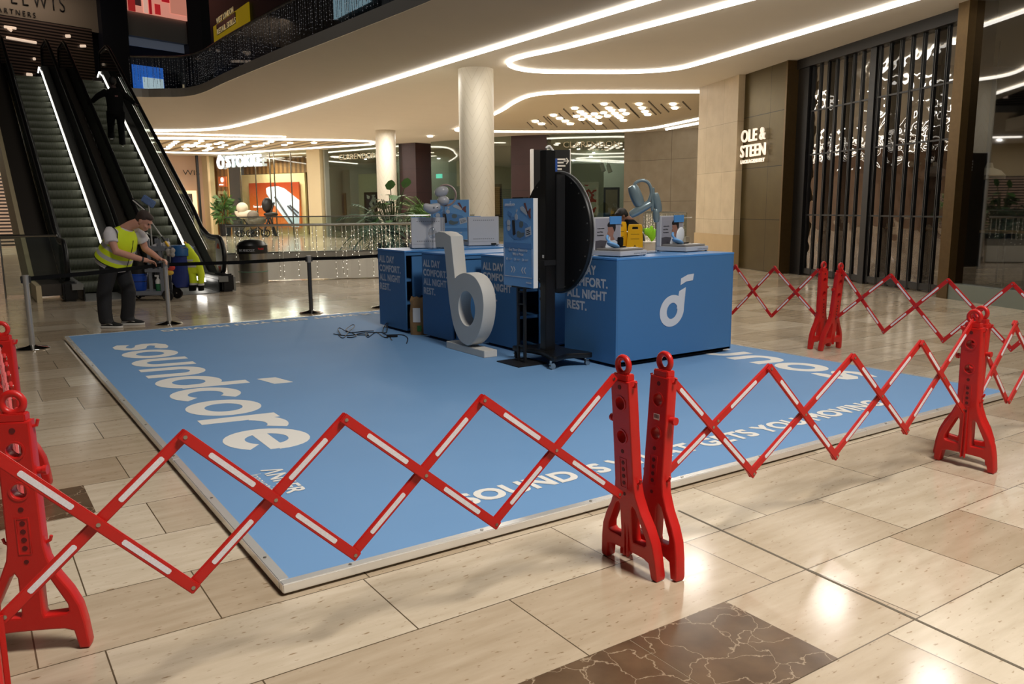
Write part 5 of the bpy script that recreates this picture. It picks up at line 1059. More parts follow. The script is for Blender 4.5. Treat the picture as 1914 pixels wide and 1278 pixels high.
def barrier(lab, pa, pb, angs, U, D, side, stick=(False, False), posts=(True, True), lean=(0, 0)):
    # U, D: upper and lower joints in order from post a to post b
    t = thing('expanding_barrier', lab, 'barrier', (pa[0], pa[1], 0), 0, None)
    for i, p in enumerate((pa, pb)):
        if posts[i]:
            nv, v = post(t, p[0], p[1], angs[i], stick[i], True, lean[i]); e = -1 if i else 0
            slide(t, (Vector((p[0], p[1], 0))+nv*.03, v, nv), Vector(D[e]).z)
    s = Vector(side).normalized()
    for i in range(len(U)-1): arm(t, U[i], D[i+1], s, .008)
    for i in range(len(U)-1): arm(t, D[i], U[i+1], s, -.008)
    return t
def lat(pts, q, n): return [on(x, y, q, n) for x, y in pts]
# front left: from off the left edge to the left post of the middle pair
q1 = Vector((2.283, 2.488, 0)); q0 = Vector((.45, 2.60, 0)); n1 = (q1-q0).cross(Z).normalized()
U = lat([(345, 815), (645, 783), (903, 747), (1148, 708)], q1, n1); D = lat([(360, 1095), (662, 1035), (925, 978), (1155, 922)], q1, n1); Cc = on(183, 978, q1, n1)
U0 = Cc*2-D[0]; D0 = Cc*2-U[0]
pl = (U0+D0)/2; pl = (pl.x-.05, pl.y)
barrier('red expanding barrier along the front left of the stage, lattice spanning the lower left', pl, (2.3, 2.488), (R(0), R(180)), [U0]+U, [D0]+D, n1, lean=(0, 4.5))
# front right: middle pair to the right front post
q2 = Vector((2.39, 2.442, 0)); q3 = Vector((4.85, 2.385, 0)); n2 = (q3-q2).cross(Z).normalized()
U = lat([(1245, 700), (1438, 688), (1594, 668), (1722, 642), (1822, 600)], q2, n2); D = lat([(1240, 893), (1405, 884), (1560, 852), (1692, 805), (1797, 765)], q2, n2)
barrier('red expanding barrier along the front right of the stage, lattice over the slogan', (2.365, 2.442), (4.87, 2.385), (R(0), R(180)), U, D, n2, (True, False), lean=(3.5, 2))
# far right corner, running from the rear right pair toward the camera's right
q = Vector((7.716, 5.30, 0)); XV = Vector((1, 0, 0))
def grid(a, b, n, zu, zd, j=0): a, b = Vector(a), Vector(b); return [a.lerp(b, i/n)+Z*zu for i in range(n+1)], [a.lerp(b, i/n)+Z*zd for i in range(n+1)]
U = lat([(1570, 502), (1665, 515), (1772, 524), (1893, 531)], q, XV); D = lat([(1566, 592), (1652, 620), (1763, 637), (1890, 653)], q, XV)
dU = U[3]-U[2]; U.append(U[3]+dU); D.append(D[3]+dU)
barrier('red expanding barrier in front of the shuttered shop, running to the right edge', (7.73, 5.31), (7.73, (U[-1].y)-.02), (R(-90), R(90)), U, D, XV, lean=(5, 0))
q = Vector((7.73, 5.46, 0)); U = lat([(1528, 505), (1448, 500), (1375, 497)], q, XV); D = lat([(1525, 588), (1442, 590), (1368, 585)], q, XV)
dU = (U[2]-U[1]); U.append(U[2]+dU); D.append(D[2]+dU)
barrier('red expanding barrier behind the right end of the front counter', (7.74, 5.445), (7.74, U[-1].y+.02), (R(90), R(-90)), U, D, XV)
# right rear post of the right front pair, lattice leaving to the right edge
q = Vector((4.96, 2.43, 0)); 
PA = (4.985, 2.455); ua = Vector((5.0, 2.44, .83)); 
U = [Vector((5.0, 2.44, .80)), Vector((5.50, 2.46, .80)), Vector((6.05, 2.47, .80)), Vector((6.6, 2.48, .80))]; D = [Vector((5.0, 2.44, .32)), Vector((5.50, 2.46, .30)), Vector((6.05, 2.47, .30)), Vector((6.6, 2.48, .30))]
barrier('red expanding barrier whose post stands behind the right front post, leaving to the right', PA, (6.63, 2.48), (R(0), R(180)), U, D, Y, lean=(4.5, 0))
# left: post facing the camera, closed-up lattice behind it
U = [Vector((.11+.004*i, 3.24+i*.28, .80)) for i in range(8)]; D = [Vector((.11+.004*i, 3.24+i*.28, .34)) for i in range(8)]
barrier('red expanding barrier at the left edge seen end on, its broad post facing the camera', (.10, 3.19), (.15, 5.27), (R(66), R(246)), U, D, X, (True, True))
t = barrier('red expanding barrier post at the far left edge, farthest along the left side', (.10, 5.62), (-.55, 7.6), (R(70), R(250)), [Vector((.08, 5.67, .8)), Vector((-.3, 6.6, .8)), Vector((-.58, 7.5, .8))], [Vector((.08, 5.67, .34)), Vector((-.3, 6.6, .34)), Vector((-.58, 7.5, .34))], X)

# ------------------------------------------------------------------ belt posts
STEELP = mat('satin_steel_post', (188, 184, 178), .38, .75)
def belt_post(lab, x, y, z, h=.86, dark=False, belt=None, base=True):
    t = thing('belt_post', lab, 'belt post', (x, y, 0), 0)
    m = MB(); m.lathe((0, 0, 0), [(.17, 0), (.175, .012), (.16, .022), (.05, .04), (.035, .05)], 32); m.build('base', M_CHROME, t, True)
    m = MB(); m.cyl((0, 0, .03), (0, 0, h-.09), .03, n=20); m.build('pole', mat('dark_steel_post', (96, 94, 92), .35, .8) if dark else STEELP, t, True)
    m = MB(); m.cyl((0, 0, h-.1), (0, 0, h), .036, n=20); m.build('head', STEELP, t, True)
    m = MB(); m.box((.035, 0, h-.05), (.03, .04, .075)); m.build('belt_cassette', M_BLACK, t); m = MB(); m.box((-.035, 0, h-.05), (.03, .04, .075)); m.build('belt_cassette', M_BLACK, t)
    if belt:
        a = Vector((0, 0, h-.045)); b = Vector(belt)-Vector((x, y, 0)); mid = (a+b)/2-Z*.012; m = MB()
        for p, q in ((a, mid), (mid, b)): d = q-p; m.box((p+q)/2, (d.length, .004, .048), 0, 0, d.to_track_quat('X', 'Z').to_matrix())
        m.build('belt', M_CLOTH, t)
    return t
belt_post('steel belt post with round base at the left, nearest the corner of the stage', .585, 10.6, 0, .84, False, (2.26, 11.80, .815))
belt_post('steel belt post under the worker\'s hands', 2.291, 11.797, 0, .86, False, (4.29, 11.78, .815))
belt_post('dark belt post between litter bin and rear blue counter', 4.299, 11.781, 0, .86, True, (5.42, 11.76, .815))
belt_post('belt post hidden behind the rear blue counter, its round base just showing', 5.45, 11.75, 0, .86)
belt_post('belt post cut by the left edge, beyond the red barrier', .22, 9.35, 0, .86)
belt_post('belt post behind the red post at the left edge, only its round base showing', .14, 7.6, 0, .55)
# ------------------------------------------------------------------ litter bin
t = thing('litter_bin', 'round steel litter bin with black domed lid by the escalator', 'bin', (5.05, 17.15, 0))
m = MB(); m.lathe((0, 0, 0), [(.275, 0), (.28, .03), (.29, .04), (.30, .62), (.30, .64)], 40); m.build('body', M_STEEL, t, True)
m = MB(); m.lathe((0, 0, .64), [(.305, 0), (.31, .01), (.31, .17), (.30, .18), (.25, .24), (.15, .28), (.02, .29)], 40); m.build('lid', M_BLACK2, t, True)
def wrap(body, r, z, a0, h, m, w):
    tx = MB(); tx.text(body, (0, 0, 0), X, Y, w, h, .002, .01)
    for v in tx.bm.verts: a = a0+v.co.x/r; z_ = v.co.y; v.co = ((r+.003+v.co.z)*math.cos(a), (r+.003+v.co.z)*math.sin(a), z+z_)
    return tx.build('lettering', m, t)
wrap('BIN IT. WE RECYCLE IT.', .31, .69, R(-160), .05, M_LETTER2, .34); wrap('Westfield', .31, .72, R(-85), .045, mat('lid_red', (190, 40, 40), .5), .13)
m = MB(); m.torus((0, 0, .27), .292, .01, Z, 40, 6); m.build('tape_band', mat('tape_green', (90, 130, 110), .5), t, True)
# ------------------------------------------------------------------ wayfinding totem
o = on(1031, 300, (11, 14.7, 0), fw.xy.to_3d()); an = math.atan2(-.50, .866)
t = thing('wayfinding_sign', 'tall black wayfinding sign with white edges behind the round display', 'sign', (o.x, o.y, 0), an)
m = MB(); m.bx(-.40, .40, -.05, .15, .0, 2.78); m.build('panel', M_FRAME, t); m = MB(); m.bx(-.46, -.40, -.05, .17, 0, 2.8); m.bx(.40, .415, -.055, .15, 0, 2.8); m.build('edge', M_WHITE, t)
m = MB(); [m.bx(.06, .06+w_, -.054, -.05, z, z+.035) for w_, z in ((.24, 2.56), (.2, 2.49), (.24, 2.42), (.16, 2.35))]
m.plate([[(.28, 2.55), (.36, 2.55), (.33, 2.60), (.35, 2.61), (.40, 2.54), (.35, 2.47), (.33, 2.48), (.36, 2.53), (.28, 2.53)]], (-.02, -.053, 0), X, Z, .004); m.build('lettering', M_LETTER, t)
# ------------------------------------------------------------------ service trolley with yellow signs, behind the front counter
c = on(1212, 480, (9.5, 10.0, 0), fw.xy.to_3d()); t = thing('service_trolley', 'white service trolley with chrome frame standing behind the front counter', 'trolley', (c.x, c.y, 0), R(-34))
for z in (.32, .66): m = MB(); m.bx(-.12, .34, -.02, .5, z, z+.3, .01); m.build('drawer', mat('trolley_white', (206, 198, 188), .5), t)
for x in (-.16, .38):
    for y in (-.02, .5): m = MB(); m.cyl((x, y, .1), (x, y, 1.12), .014, n=10); m.build('upright', M_CHROME, t)
m = MB(); m.tube([(-.36, -.02, 1.12), (.4, -.02, 1.12), (.4, .5, 1.12), (-.36, .5, 1.12)], .014, 8, True); m.tube([(.1, -.02, 1.12), (.12, -.02, 1.36), (.7, -.02, 1.36)], .012, 8); m.build('push_bar', M_CHROME, t)
m = MB(); m.bx(-.16, .38, -.02, .5, .24, .27); m.build('base_shelf', M_GREY, t)
for x in (-.12, .34):
    for y in (.02, .46): m = MB(); m.cyl((x, y-.015, .06), (x, y+.015, .06), .06, n=16); m.cyl((x, y, .08), (x, y, .24), .015, n=8); m.build('caster', M_RUBBER, t)
Mt = Matrix.Translation((c.x, c.y, 0)) @ Matrix.Rotation(R(-34), 4, 'Z')
def wet(lab, lx, ly, z, rz, tilt):
    p = Mt @ Vector((lx, ly, z)); s = thing('wet_floor_sign', lab, 'sign', tuple(p), R(-34)+rz, 'yellow folding floor signs')
    m = MB(); outl = [(-.15, 0), (-.08, 0), (-.06, .05), (.06, .05), (.08, 0), (.15, 0), (.115, .60), (.10, .64), (-.10, .64), (-.115, .60)]; h = [(-.05, .56), (.05, .56), (.045, .60), (-.045, .60)]
    m.plate([outl, h], (0, -.02, 0), X, Z, .022, .004); m.plate([outl, h], (0, .02, 0), X, Z, .022, .004); b = m.build('panel', M_YEL, s)
    m = MB(); m.plate([[(-.06, .2), (.06, .2), (0, .31)], [(-.045, .208), (.045, .208), (0, .292)]], (0, -.032, 0), X, Z, .002); m.bx(-.005, .005, -.033, -.031, .225, .265); m.bx(-.07, .07, -.033, -.0315, .40, .405); m.bx(-.07, .07, -.033, -.0315, .48, .485); m.build('warning_mark', M_FRAME, b)
wet('yellow folded wet floor sign hung on the trolley, the left one with a handle slot', -.50, -.06, .66, R(10), 0); wet('yellow wet floor sign with warning triangle hung on the trolley, the right one', -.25, -.14, .62, R(-8), 0)
p = Mt @ Vector((.02, -.08, 1.0)); s = thing('cleaning_cloth', 'bright green cloth hanging over the service trolley bar', 'cloth', tuple(p)); m = MB()
for i in range(5): m.ball((-.1+.05*i, -.01, .13-.02*i*(i % 2)), (.05, .03, .11), Matrix.Rotation(R(30*(i-2)), 3, 'Y'))
fuse(m, .012).build('cloth', mat('lime_green', (140, 206, 30), .8), s, True)

# ------------------------------------------------------------------ people
def hand(m, w, d, pn, curl, size=.18, side=1):
    # palm and five fingers: w wrist, d towards the fingertips, pn the palm's outward normal
    w, d, pn = Vector(w), Vector(d).normalized(), Vector(pn).normalized(); pn = (pn-d*pn.dot(d)).normalized(); s = d.cross(pn)*side; L = size
    m.loft([(w-d*.03, s*.024, pn*.02), (w+d*L*.12, s*.03, pn*.017), (w+d*L*.32, s*.042, pn*.016), (w+d*L*.5, s*.042, pn*.013), (w+d*L*.54, s*.036, pn*.009)], 12)
    for k, (f, ln) in enumerate(((-.032, .40), (-.011, .46), (.011, .44), (.032, .34))):
        p = w+d*L*.48+s*f; a = curl*(1+.12*k); pts = [p]; dd = d+s*f*1.5; dd.normalize(); q = p.copy()
        for j in range(3): dd = (dd*math.cos(a)-pn*math.sin(a)).normalized() if True else dd; q = q+dd*L*ln*(.42, .33, .25)[j]; pts.append(q.copy())
        m.tube(pts, [.0095, .009, .008, .0065], 8)
    p = w+d*L*.16-s*.034; m.tube([p, p+(d*.6-s*.8).normalized()*L*.2, p+(d*.85-s*.5-pn*.25).normalized()*L*.36], [.012, .0105, .008], 8)
def head(m, c, f, u, s=1):
    # skull, jaw, nose, ears, brow and lips in one melted form; f looks forward, u is up
    f = Vector(f).normalized(); u = Vector(u); u = (u-f*u.dot(f)).normalized(); l = u.cross(f); c = Vector(c); M = Matrix((f, l, u)).transposed()
    P = lambda a, b, z: c+(f*a+l*b+u*z)*s
    m.ball(P(-.012, 0, .03), (.098*s, .077*s, .092*s), M); m.ball(P(.018, 0, -.035), (.078*s, .062*s, .085*s), M); m.ball(P(.052, 0, -.088), (.038*s, .038*s, .026*s), M)
    m.loft([(P(.082, 0, .025), l*.009*s, f*.006*s), (P(.097, 0, -.01), l*.012*s, f*.01*s), (P(.112, 0, -.03), l*.017*s, f*.014*s), (P(.09, 0, -.042), l*.016*s, f*.006*s)], 8)
    m.ball(P(.084, 0, .032), (.014*s, .05*s, .009*s), M); m.ball(P(.088, 0, -.063), (.012*s, .026*s, .006*s), M); m.ball(P(.086, 0, -.076), (.012*s, .022*s, .007*s), M)
    for k in (1, -1): m.ball(P(-.008, .077*k, -.008), (.02*s, .008*s, .033*s), M); m.ball(P(.066, .04*k, -.03), (.026*s, .024*s, .02*s), M)
    return P, M
def eyes(par, P, M, s=1):
    m = MB()
    for k in (1, -1): m.ball(P(.084, .031*k, .012), (.008*s, .013*s, .006*s), M, 10, 8)
    m.build('eyes', mat('eye_dark', (40, 30, 26), .3) if 'eye_dark' not in MATS else MATS['eye_dark'], par, True)
def hair(par, P, M, s, mt, full=False):
    m = MB(); m.ball(P(-.024, 0, .045), (.098*s, .082*s, .088*s), M); m.ball(P(-.055, 0, .01), (.062*s, .076*s, .08*s), M); m.ball(P(.03, 0, .085), (.055*s, .062*s, .036*s), M)
    fuse(m, .01).build('hair', mt, par, True)
def shoe(par, x, y, z, ang, mt, L=.29):
    f = Vector((math.cos(ang), math.sin(ang), 0)); l = Vector((-f.y, f.x, 0)); o = Vector((x, y, z))
    m = MB(); m.loft([(o+f*(-.085)+Z*.05, l*.028, Z*.02), (o-f*.07+Z*.062, l*.038, Z*.045), (o-f*.02+Z*.066, l*.042, Z*.05), (o+f*.05+Z*.058, l*.044, Z*.04), (o+f*.11+Z*.046, l*.05, Z*.028), (o+f*.165+Z*.04, l*.046, Z*.02), (o+f*.195+Z*.036, l*.028, Z*.01)], 16)
    m.tube([o-f*.04+Z*.09, o-f*.04+Z*.12], .043, 14); b = m.build('shoe', mt, par, True)
    m = MB(); pl = cat_rom([(-.092, 0), (-.08, .036), (-.02, .042), (.1, .053), (.17, .047), (.205, 0), (.17, -.047), (.1, -.053), (-.02, -.042), (-.08, -.036)], 4); m.plate([[(v[0], v[1]) for v in pl]], o+Z*.016, f, l, .03, .004); m.build('sole', M_SOLE, b, True)
    m = MB()
    for k in (1, -1): m.tube(cat_rom([o+l*k*.045+f*.09+Z*.05, o+l*k*.043+f*.03+Z*.062, o+l*k*.042-f*.03+Z*.05, o+l*k*.037-f*.075+Z*.05], 4, False), .009, 6, flat=.6)
    m.build('shoe_stripe', M_SOLE, b, True)
wk = thing('person', 'man in yellow hi-vis vest bending forward over the belt post', 'person', (1.70, 11.99, 0), R(-49))
m = MB()
P, HM = head(m, (.455, .075, 1.405), (.74, .16, -.62), (.62, .05, .78), 1.02)
m.tube([(.20, -.01, 1.29), (.29, .02, 1.35), (.39, .05, 1.385)], [.075, .064, .064], 14)
m.tube([(.14, -.20, 1.30), (.19, -.23, 1.16), (.24, -.235, 1.02), (.34, -.10, .955), (.42, .03, .90), (.455, .085, .885)], [.052, .052, .05, .045, .034, .03], 14)
m.tube([(.26, .19, 1.27), (.275, .23, 1.15), (.285, .26, 1.03), (.39, .27, .96), (.47, .27, .905), (.50, .272, .892)], [.06, .053, .047, .042, .032, .029], 14)
m.loft([((.0, 0, .95), (.13, 0, 0), (0, .15, 0)), ((.17, -.0, 1.29), (.08, 0, 0), (0, .15, 0))], 14)
hand(m, (.445, .07, .889), (.62, .72, -.30), (-.25, .1, .95), .45, .18, 1); hand(m, (.49, .27, .898), (.95, .12, -.25), (0, .2, 1), .55, .17, -1)
fuse(m, .0085, 1).build('body', M_SKIN, wk, True); eyes(wk, P, HM); hair(wk, P, HM, 1.02, M_HAIR)
m = MB()
for k, (hx, kx, ax, yy, ay) in ((-1, (-.0, -.09, -.06, -.10, -.155)), (1, (.02, .08, .03, .10, .137))):
    m.loft([((hx, yy, .92), (.125, 0, 0), (0, .10, 0)), ((hx-.01, yy*1.1, .74), (.118, 0, 0), (0, .10, 0)), ((kx, (yy+ay)/2*1.05, .47), (.098, 0, 0), (0, .088, 0)), ((kx*.5+ax*.5-.01, ay, .26), (.092, 0, 0), (0, .082, 0)), ((ax-.02, ay, .11), (.095, 0, 0), (0, .08, 0)), ((ax, ay, .062), (.10, 0, 0), (0, .078, 0))], 18)
m.ball((-.02, 0, .87), (.14, .18, .11)); fuse(m, .014).build('trousers', M_TROU, wk, True)
sp = Vector((.53, 0, .85)).normalized(); pp = Vector((sp.z, 0, -sp.x))
def ring(t, a, b, mi=0, dx=0, ysh=0): return (Vector((-.045, 0, .85))+sp*t+pp*dx+Y*ysh, pp*a, Y*b, mi)
m = MB(); m.loft([ring(-.02, .205, .225), ring(.06, .19, .215), ring(.2, .15, .19), ring(.36, .135, .19), ring(.46, .11, .16), ring(.55, .065, .07)], 24)
m.tube([(.15, -.16, 1.29), (.155, -.215, 1.23), (.185, -.238, 1.13)], [.085, .088, .085], 14); m.tube([(.24, .14, 1.28), (.26, .195, 1.22), (.278, .238, 1.12)], [.082, .08, .076], 14)
fuse(m, .012).build('tshirt', M_TEE, wk, True)
m = MB(); m.loft([ring(.05, .228, .25), ring(.11, .22, .244, 1), ring(.165, .212, .238), ring(.235, .204, .232, 1), ring(.29, .196, .228), ring(.38, .18, .215), ring(.45, .15, .19), ring(.51, .11, .14), ring(.54, .08, .09)], 28, caps=False)
v = m.build('vest', [M_HIVIS, M_SILVER], wk, True)
m = MB(); m.tube([Vector(ring(.05, .23, .252)[0])+pp*.23*math.cos(2*PI*i/28)+Y*.252*math.sin(2*PI*i/28) for i in range(28)], .006, 6, True)
m.tube([Vector(ring(t, 0, 0)[0])+pp*a*.99 for t, a in ((.05, .23), (.15, .216), (.25, .205), (.36, .187), (.45, .154))], .006, 6); m.torus((.165, -.20, 1.24), .10, .006, (-.1, -1, -.1), 24, 6); m.build('dark_piping', M_BLACK, v, True)
m = MB(); m.tube([(.405, .01, .908), (.425, .035, .9)], .036, 12); m.build('wristband', M_BLACK, wk, True)
shoe(wk, -.055, -.155, 0, R(12), M_SHOE); shoe(wk, .03, .137, 0, R(26), M_SHOE)
# person riding the escalator, seen from behind
rd = thing('person', 'person in black clothes riding the right escalator with arms spread to both handrails', 'person', (3.62, 23.26, 3.13), 0)
m = MB(); P, HM = head(m, (.0, .06, 1.60), (.05, 1, -.15), (0, .15, 1), 1.0); m.tube([(0, 0, 1.38), (0, .03, 1.5)], [.07, .058], 12)
m.tube([(-.17, 0, 1.38), (-.36, .08, 1.24), (-.50, .26, 1.10)], [.055, .045, .03], 12); m.tube([(.17, 0, 1.38), (.34, 0, 1.2), (.47, -.1, 1.06)], [.055, .045, .03], 12)
m.loft([((0, 0, .9), (.14, 0, 0), (0, .1, 0)), ((0, 0, 1.38), (.15, 0, 0), (0, .08, 0))], 14)
hand(m, (-.505, .27, 1.10), (-.25, .9, -.1), (0, .1, 1), .5, .17, 1); hand(m, (.475, -.11, 1.055), (.35, .85, .1), (0, .1, 1), .5, .17, -1)
fuse(m, .009, 1).build('body', mat('dark_gloves_skin', (60, 44, 40), .7), rd, True); hair(rd, P, HM, 1.06, M_HAIRB)
m = MB(); m.loft([((0, 0, .80), (.20, 0, 0), (0, .14, 0)), ((0, 0, 1.0), (.185, 0, 0), (0, .125, 0)), ((0, 0, 1.2), (.205, 0, 0), (0, .13, 0)), ((0, 0, 1.36), (.20, 0, 0), (0, .11, 0)), ((0, .01, 1.45), (.09, 0, 0), (0, .07, 0))], 22)
m.tube([(-.16, 0, 1.35), (-.25, .03, 1.30), (-.37, .08, 1.23), (-.48, .23, 1.115)], [.09, .082, .07, .055], 14); m.tube([(.16, 0, 1.35), (.24, 0, 1.29), (.345, 0, 1.2), (.455, -.085, 1.08)], [.09, .082, .07, .055], 14); fuse(m, .013).build('jacket', M_CLOTH, rd, True)
m = MB(); m.box((.03, -.135, 1.24), (.07, .006, .03)); m.build('back_badge', mat('badge_pink', (120, 80, 76), .6), rd)
m = MB()
for x, y, z0, y2 in ((-.1, .33, .25, .18), (.1, .0, .06, .02)): m.loft([((x, 0, .88), (.115, 0, 0), (0, .12, 0)), ((x*1.05, y2*.6, .68), (.10, 0, 0), (0, .105, 0)), ((x*1.05, y2+.03, .5), (.08, 0, 0), (0, .085, 0)), ((x, y, z0+.12), (.075, 0, 0), (0, .08, 0)), ((x, y, z0), (.078, 0, 0), (0, .085, 0))], 16)
m.ball((0, 0, .86), (.195, .14, .13)); fuse(m, .014).build('trousers', M_CLOTH, rd, True)
shoe(rd, -.1, .36, .2, R(90), M_SHOE); shoe(rd, .1, .03, 0, R(80), M_SHOE)
# person in black half hidden behind the front counter
c = on(1174, 470, (10.2, 10.9, 0), fw.xy.to_3d()); bp_ = thing('person', 'dark haired person in black bending beside the trolley, mostly hidden by the front counter', 'person', (c.x, c.y, 0), R(-34))
m = MB(); P, HM = head(m, (-.12, -.0, 1.37), (-.8, -.2, -.6), (-.5, 0, .85), 1.05); m.tube([(.05, 0, 1.28), (-.06, 0, 1.35)], [.07, .06], 12)
m.loft([((.12, 0, .8), (.12, 0, 0), (0, .15, 0)), ((.03, 0, 1.28), (.1, 0, 0), (0, .15, 0))], 14)
m.tube([(.05, -.19, 1.24), (-.05, -.22, 1.0), (-.26, -.14, .95)], [.055, .045, .032], 12); m.tube([(.05, .19, 1.24), (-.05, .22, 1.0), (-.26, .14, .95)], [.055, .045, .032], 12)
hand(m, (-.25, -.14, .95), (-1, .1, -.1), (0, 0, 1), .4, .17, 1); hand(m, (-.25, .14, .95), (-1, -.1, -.1), (0, 0, 1), .4, .17, -1)
fuse(m, .009, 1).build('body', mat('brown_skin', (120, 82, 64), .6), bp_, True); hair(bp_, P, HM, 1.12, M_HAIRB); eyes(bp_, P, HM)
m = MB(); m.loft([((.16, 0, .74), (.17, 0, 0), (0, .2, 0)), ((.13, 0, 1.0), (.16, 0, 0), (0, .2, 0)), ((.06, 0, 1.22), (.15, 0, 0), (0, .2, 0)), ((.0, 0, 1.32), (.09, 0, 0), (0, .12, 0))], 20); m.tube([(.06, -.17, 1.23), (.0, -.22, 1.1), (-.06, -.22, 1.0), (-.22, -.15, .955)], [.085, .075, .07, .05], 12); m.tube([(.06, .17, 1.23), (.0, .22, 1.1), (-.06, .22, 1.0), (-.22, .15, .955)], [.085, .075, .07, .05], 12); fuse(m, .013).build('jacket', M_CLOTH, bp_, True)
m = MB()
for y in (-.1, .1): m.loft([((.16, y, .84), (.12, 0, 0), (0, .1, 0)), ((.12, y, .48), (.085, 0, 0), (0, .08, 0)), ((.14, y, .1), (.075, 0, 0), (0, .07, 0))], 14)
m.ball((.16, 0, .82), (.15, .19, .12)); fuse(m, .015).build('trousers', M_TROU, bp_, True)
for y in (-.1, .1): shoe(bp_, .14, y, 0, R(180), M_SHOE)

# ------------------------------------------------------------------ janitor's cart behind the worker
KC = Vector((2.75, 15.2, 0)); 
def K(px, py, off=0): return on(px, py, KC+vn*off, vn)
c0 = K(290, 553); ct = thing('janitor_cart', 'grey cleaning cart with blue sack and buckets behind the belt post', 'cart', (c0.x, c0.y, 0), math.atan2(vx.y, vx.x))
M_KG = mat('cart_grey', (120, 124, 132), .5); M_KB = mat('bucket_blue', (26, 74, 176), .4); M_SACK = mat('sack_blue', (26, 46, 116), .5, bump=.6, bscale=9, noise=.25, nscale=5)
def loc(px, py): v = K(px, py)-Vector((c0.x, c0.y, 0)); return v.dot(vx), v.z
m = MB(); x0, _ = loc(240, 556); x1, z1 = loc(312, 552); m.bx(x0, x1, -.22, .22, .10, .17, .01); m.build('base', M_KG, ct)
xl, zl = loc(283, 463); m = MB(); xa, za = loc(275, 463); xb, zb = loc(314, 463); m.bx(xa, xb+.02, -.2, .2, za-.05, za+.03, .008); m.build('top_tray', M_KG, ct)
m = MB(); xa, za = loc(280, 505); m.bx(xa, loc(310, 0+505)[0], -.2, .2, za-.02, za+.03); m.build('shelf', M_KG, ct)
m = MB()
for xx in (loc(288, 500)[0], loc(309, 500)[0]):
    for yy in (-.17, .17): m.box((xx, yy, .58), (.05, .03, .95))
m.build('uprights', M_KG, ct)
for xx, yy in ((loc(323, 552)[0], -.2), (loc(323, 552)[0], .2), (loc(250, 556)[0], -.2), (loc(250, 556)[0], .2)):
    r = .1 if xx > 0 else .05
    m = MB(); m.torus((xx, yy, r), r*.78, r*.22, Y, 24, 8); w_ = m.build('wheel', M_RUBBER, ct, True); m = MB(); m.cyl((xx, yy-.015, r), (xx, yy+.015, r), r*.7, n=20); m.build('hub', mat('hub_dark', (30, 30, 32), .5), w_, True); m = MB(); m.cyl((xx, yy-.03, r), (xx, yy+.03, r), .012, n=8); m.build('axle', M_CHROME, w_)
m = MB(); rnd = random.Random(4); xa, za = loc(338, 462); xb, zb = loc(340, 536); rings = []
for i in range(8): t_ = i/7; z = zb+.0+(za-zb)*(1-t_); w_ = .155+.03*math.sin(PI*t_)-.05*(t_ > .9); rings.append(((xa+(xb-xa)*t_+.02*t_, 0, z), (w_, 0, 0), (0, .17, 0)))
m.loft(rings, 18)
for v in m.bm.verts: v.co += Vector((rnd.uniform(-.012, .012), rnd.uniform(-.012, .012), rnd.uniform(-.01, .01)))
m.build('sack', M_SACK, ct, True)
m = MB(); m.loft([((xa+.02, 0, za-.14), (.185, 0, 0), (0, .2, 0)), ((xa+.02, 0, za-.02), (.19, 0, 0), (0, .2, 0)), ((xa, 0, za+.035), (.15, 0, 0), (0, .17, 0))], 18); m.build('sack_flap', mat('flap_blue', (24, 84, 140), .5, bump=.4, bscale=10), ct, True)
m = MB()
for yy in (-.16, .16): m.cyl((loc(312, 470)[0], yy, za), (xa+.17, yy, za), .012, n=8)
m.build('sack_frame', M_KG, ct)
def CT(name, lab, cat, px, py, off=-.1): p = K(px, py, off); t = thing(name, lab, cat, tuple(p), math.atan2(vx.y, vx.x)); return t
t = CT('bucket', 'bright blue bucket on the cart base', 'bucket', 262, 550, -.05); t.location.z = .172; h = .42
m = MB(); m.lathe((0, 0, 0), [(.10, 0), (.115, .02), (.14, h*.62), (.15, h*.64), (.15, h*.7)], 24); m.build('pail', M_KB, t, True); m = MB(); m.lathe((0, 0, h*.7), [(.15, 0), (.155, .02), (.155, .1), (.13, .12)], 24); m.build('wringer', M_BLACK, t, True); m = MB(); m.torus((0, 0, .16), .126, .008, Z, 24, 6); m.build('band', M_BLACK, t)
t = CT('spray_bottle', 'white and green spray bottle on the cart base', 'bottle', 297, 548, -.1); t.location.z = .172
m = MB(); m.lathe((0, 0, 0), [(.04, 0), (.045, .02), (.045, .12)], 16); m.build('green_liquid', mat('bottle_green', (40, 110, 70), .4), t, True); m = MB(); m.lathe((0, 0, .12), [(.045, 0), (.044, .05), (.018, .09), (.016, .12)], 16); m.bx(-.045, .02, -.013, .013, .24, .27); m.build('spray_head', M_WHITE, t, True)
t = CT('spray_bottle', 'large white bottle standing on the cart top', 'bottle', 274, 460, .0); m = MB(); m.lathe((0, 0, -.03), [(.05, 0), (.055, .02), (.055, .16), (.025, .22), (.022, .25)], 16); m.bx(-.05, .03, -.015, .015, .21, .24); m.build('bottle', M_WHITE, t, True)
t = CT('cleaning_rag', 'white rags heaped on the cart top', 'cloth', 302, 461, -.05); m = MB()
for i in range(6): m.ball((-.1+.04*i, .02*(i % 2), .015+.01*(i % 3)), (.06, .08, .03), Matrix.Rotation(R(20*i), 3, 'Y'))
fuse(m, .012).build('cloth', M_TEE, t, True)
t = CT('cleaning_rag', 'grey mop cloth hanging at the sack corner of the cart', 'cloth', 318, 472, -.24); m = MB()
for i in range(9): m.ball((.05*math.cos(i*2.1), .03*math.sin(i*1.7), .035*math.cos(i)), (.04, .04, .045))
fuse(m, .01).build('cloth', mat('grey_mop', (160, 154, 148), .9, bump=.6, bscale=60), t, True)
t = CT('duster', 'round red and yellow duster hanging on the cart by the belt post', 'duster', 320, 500, -.28)
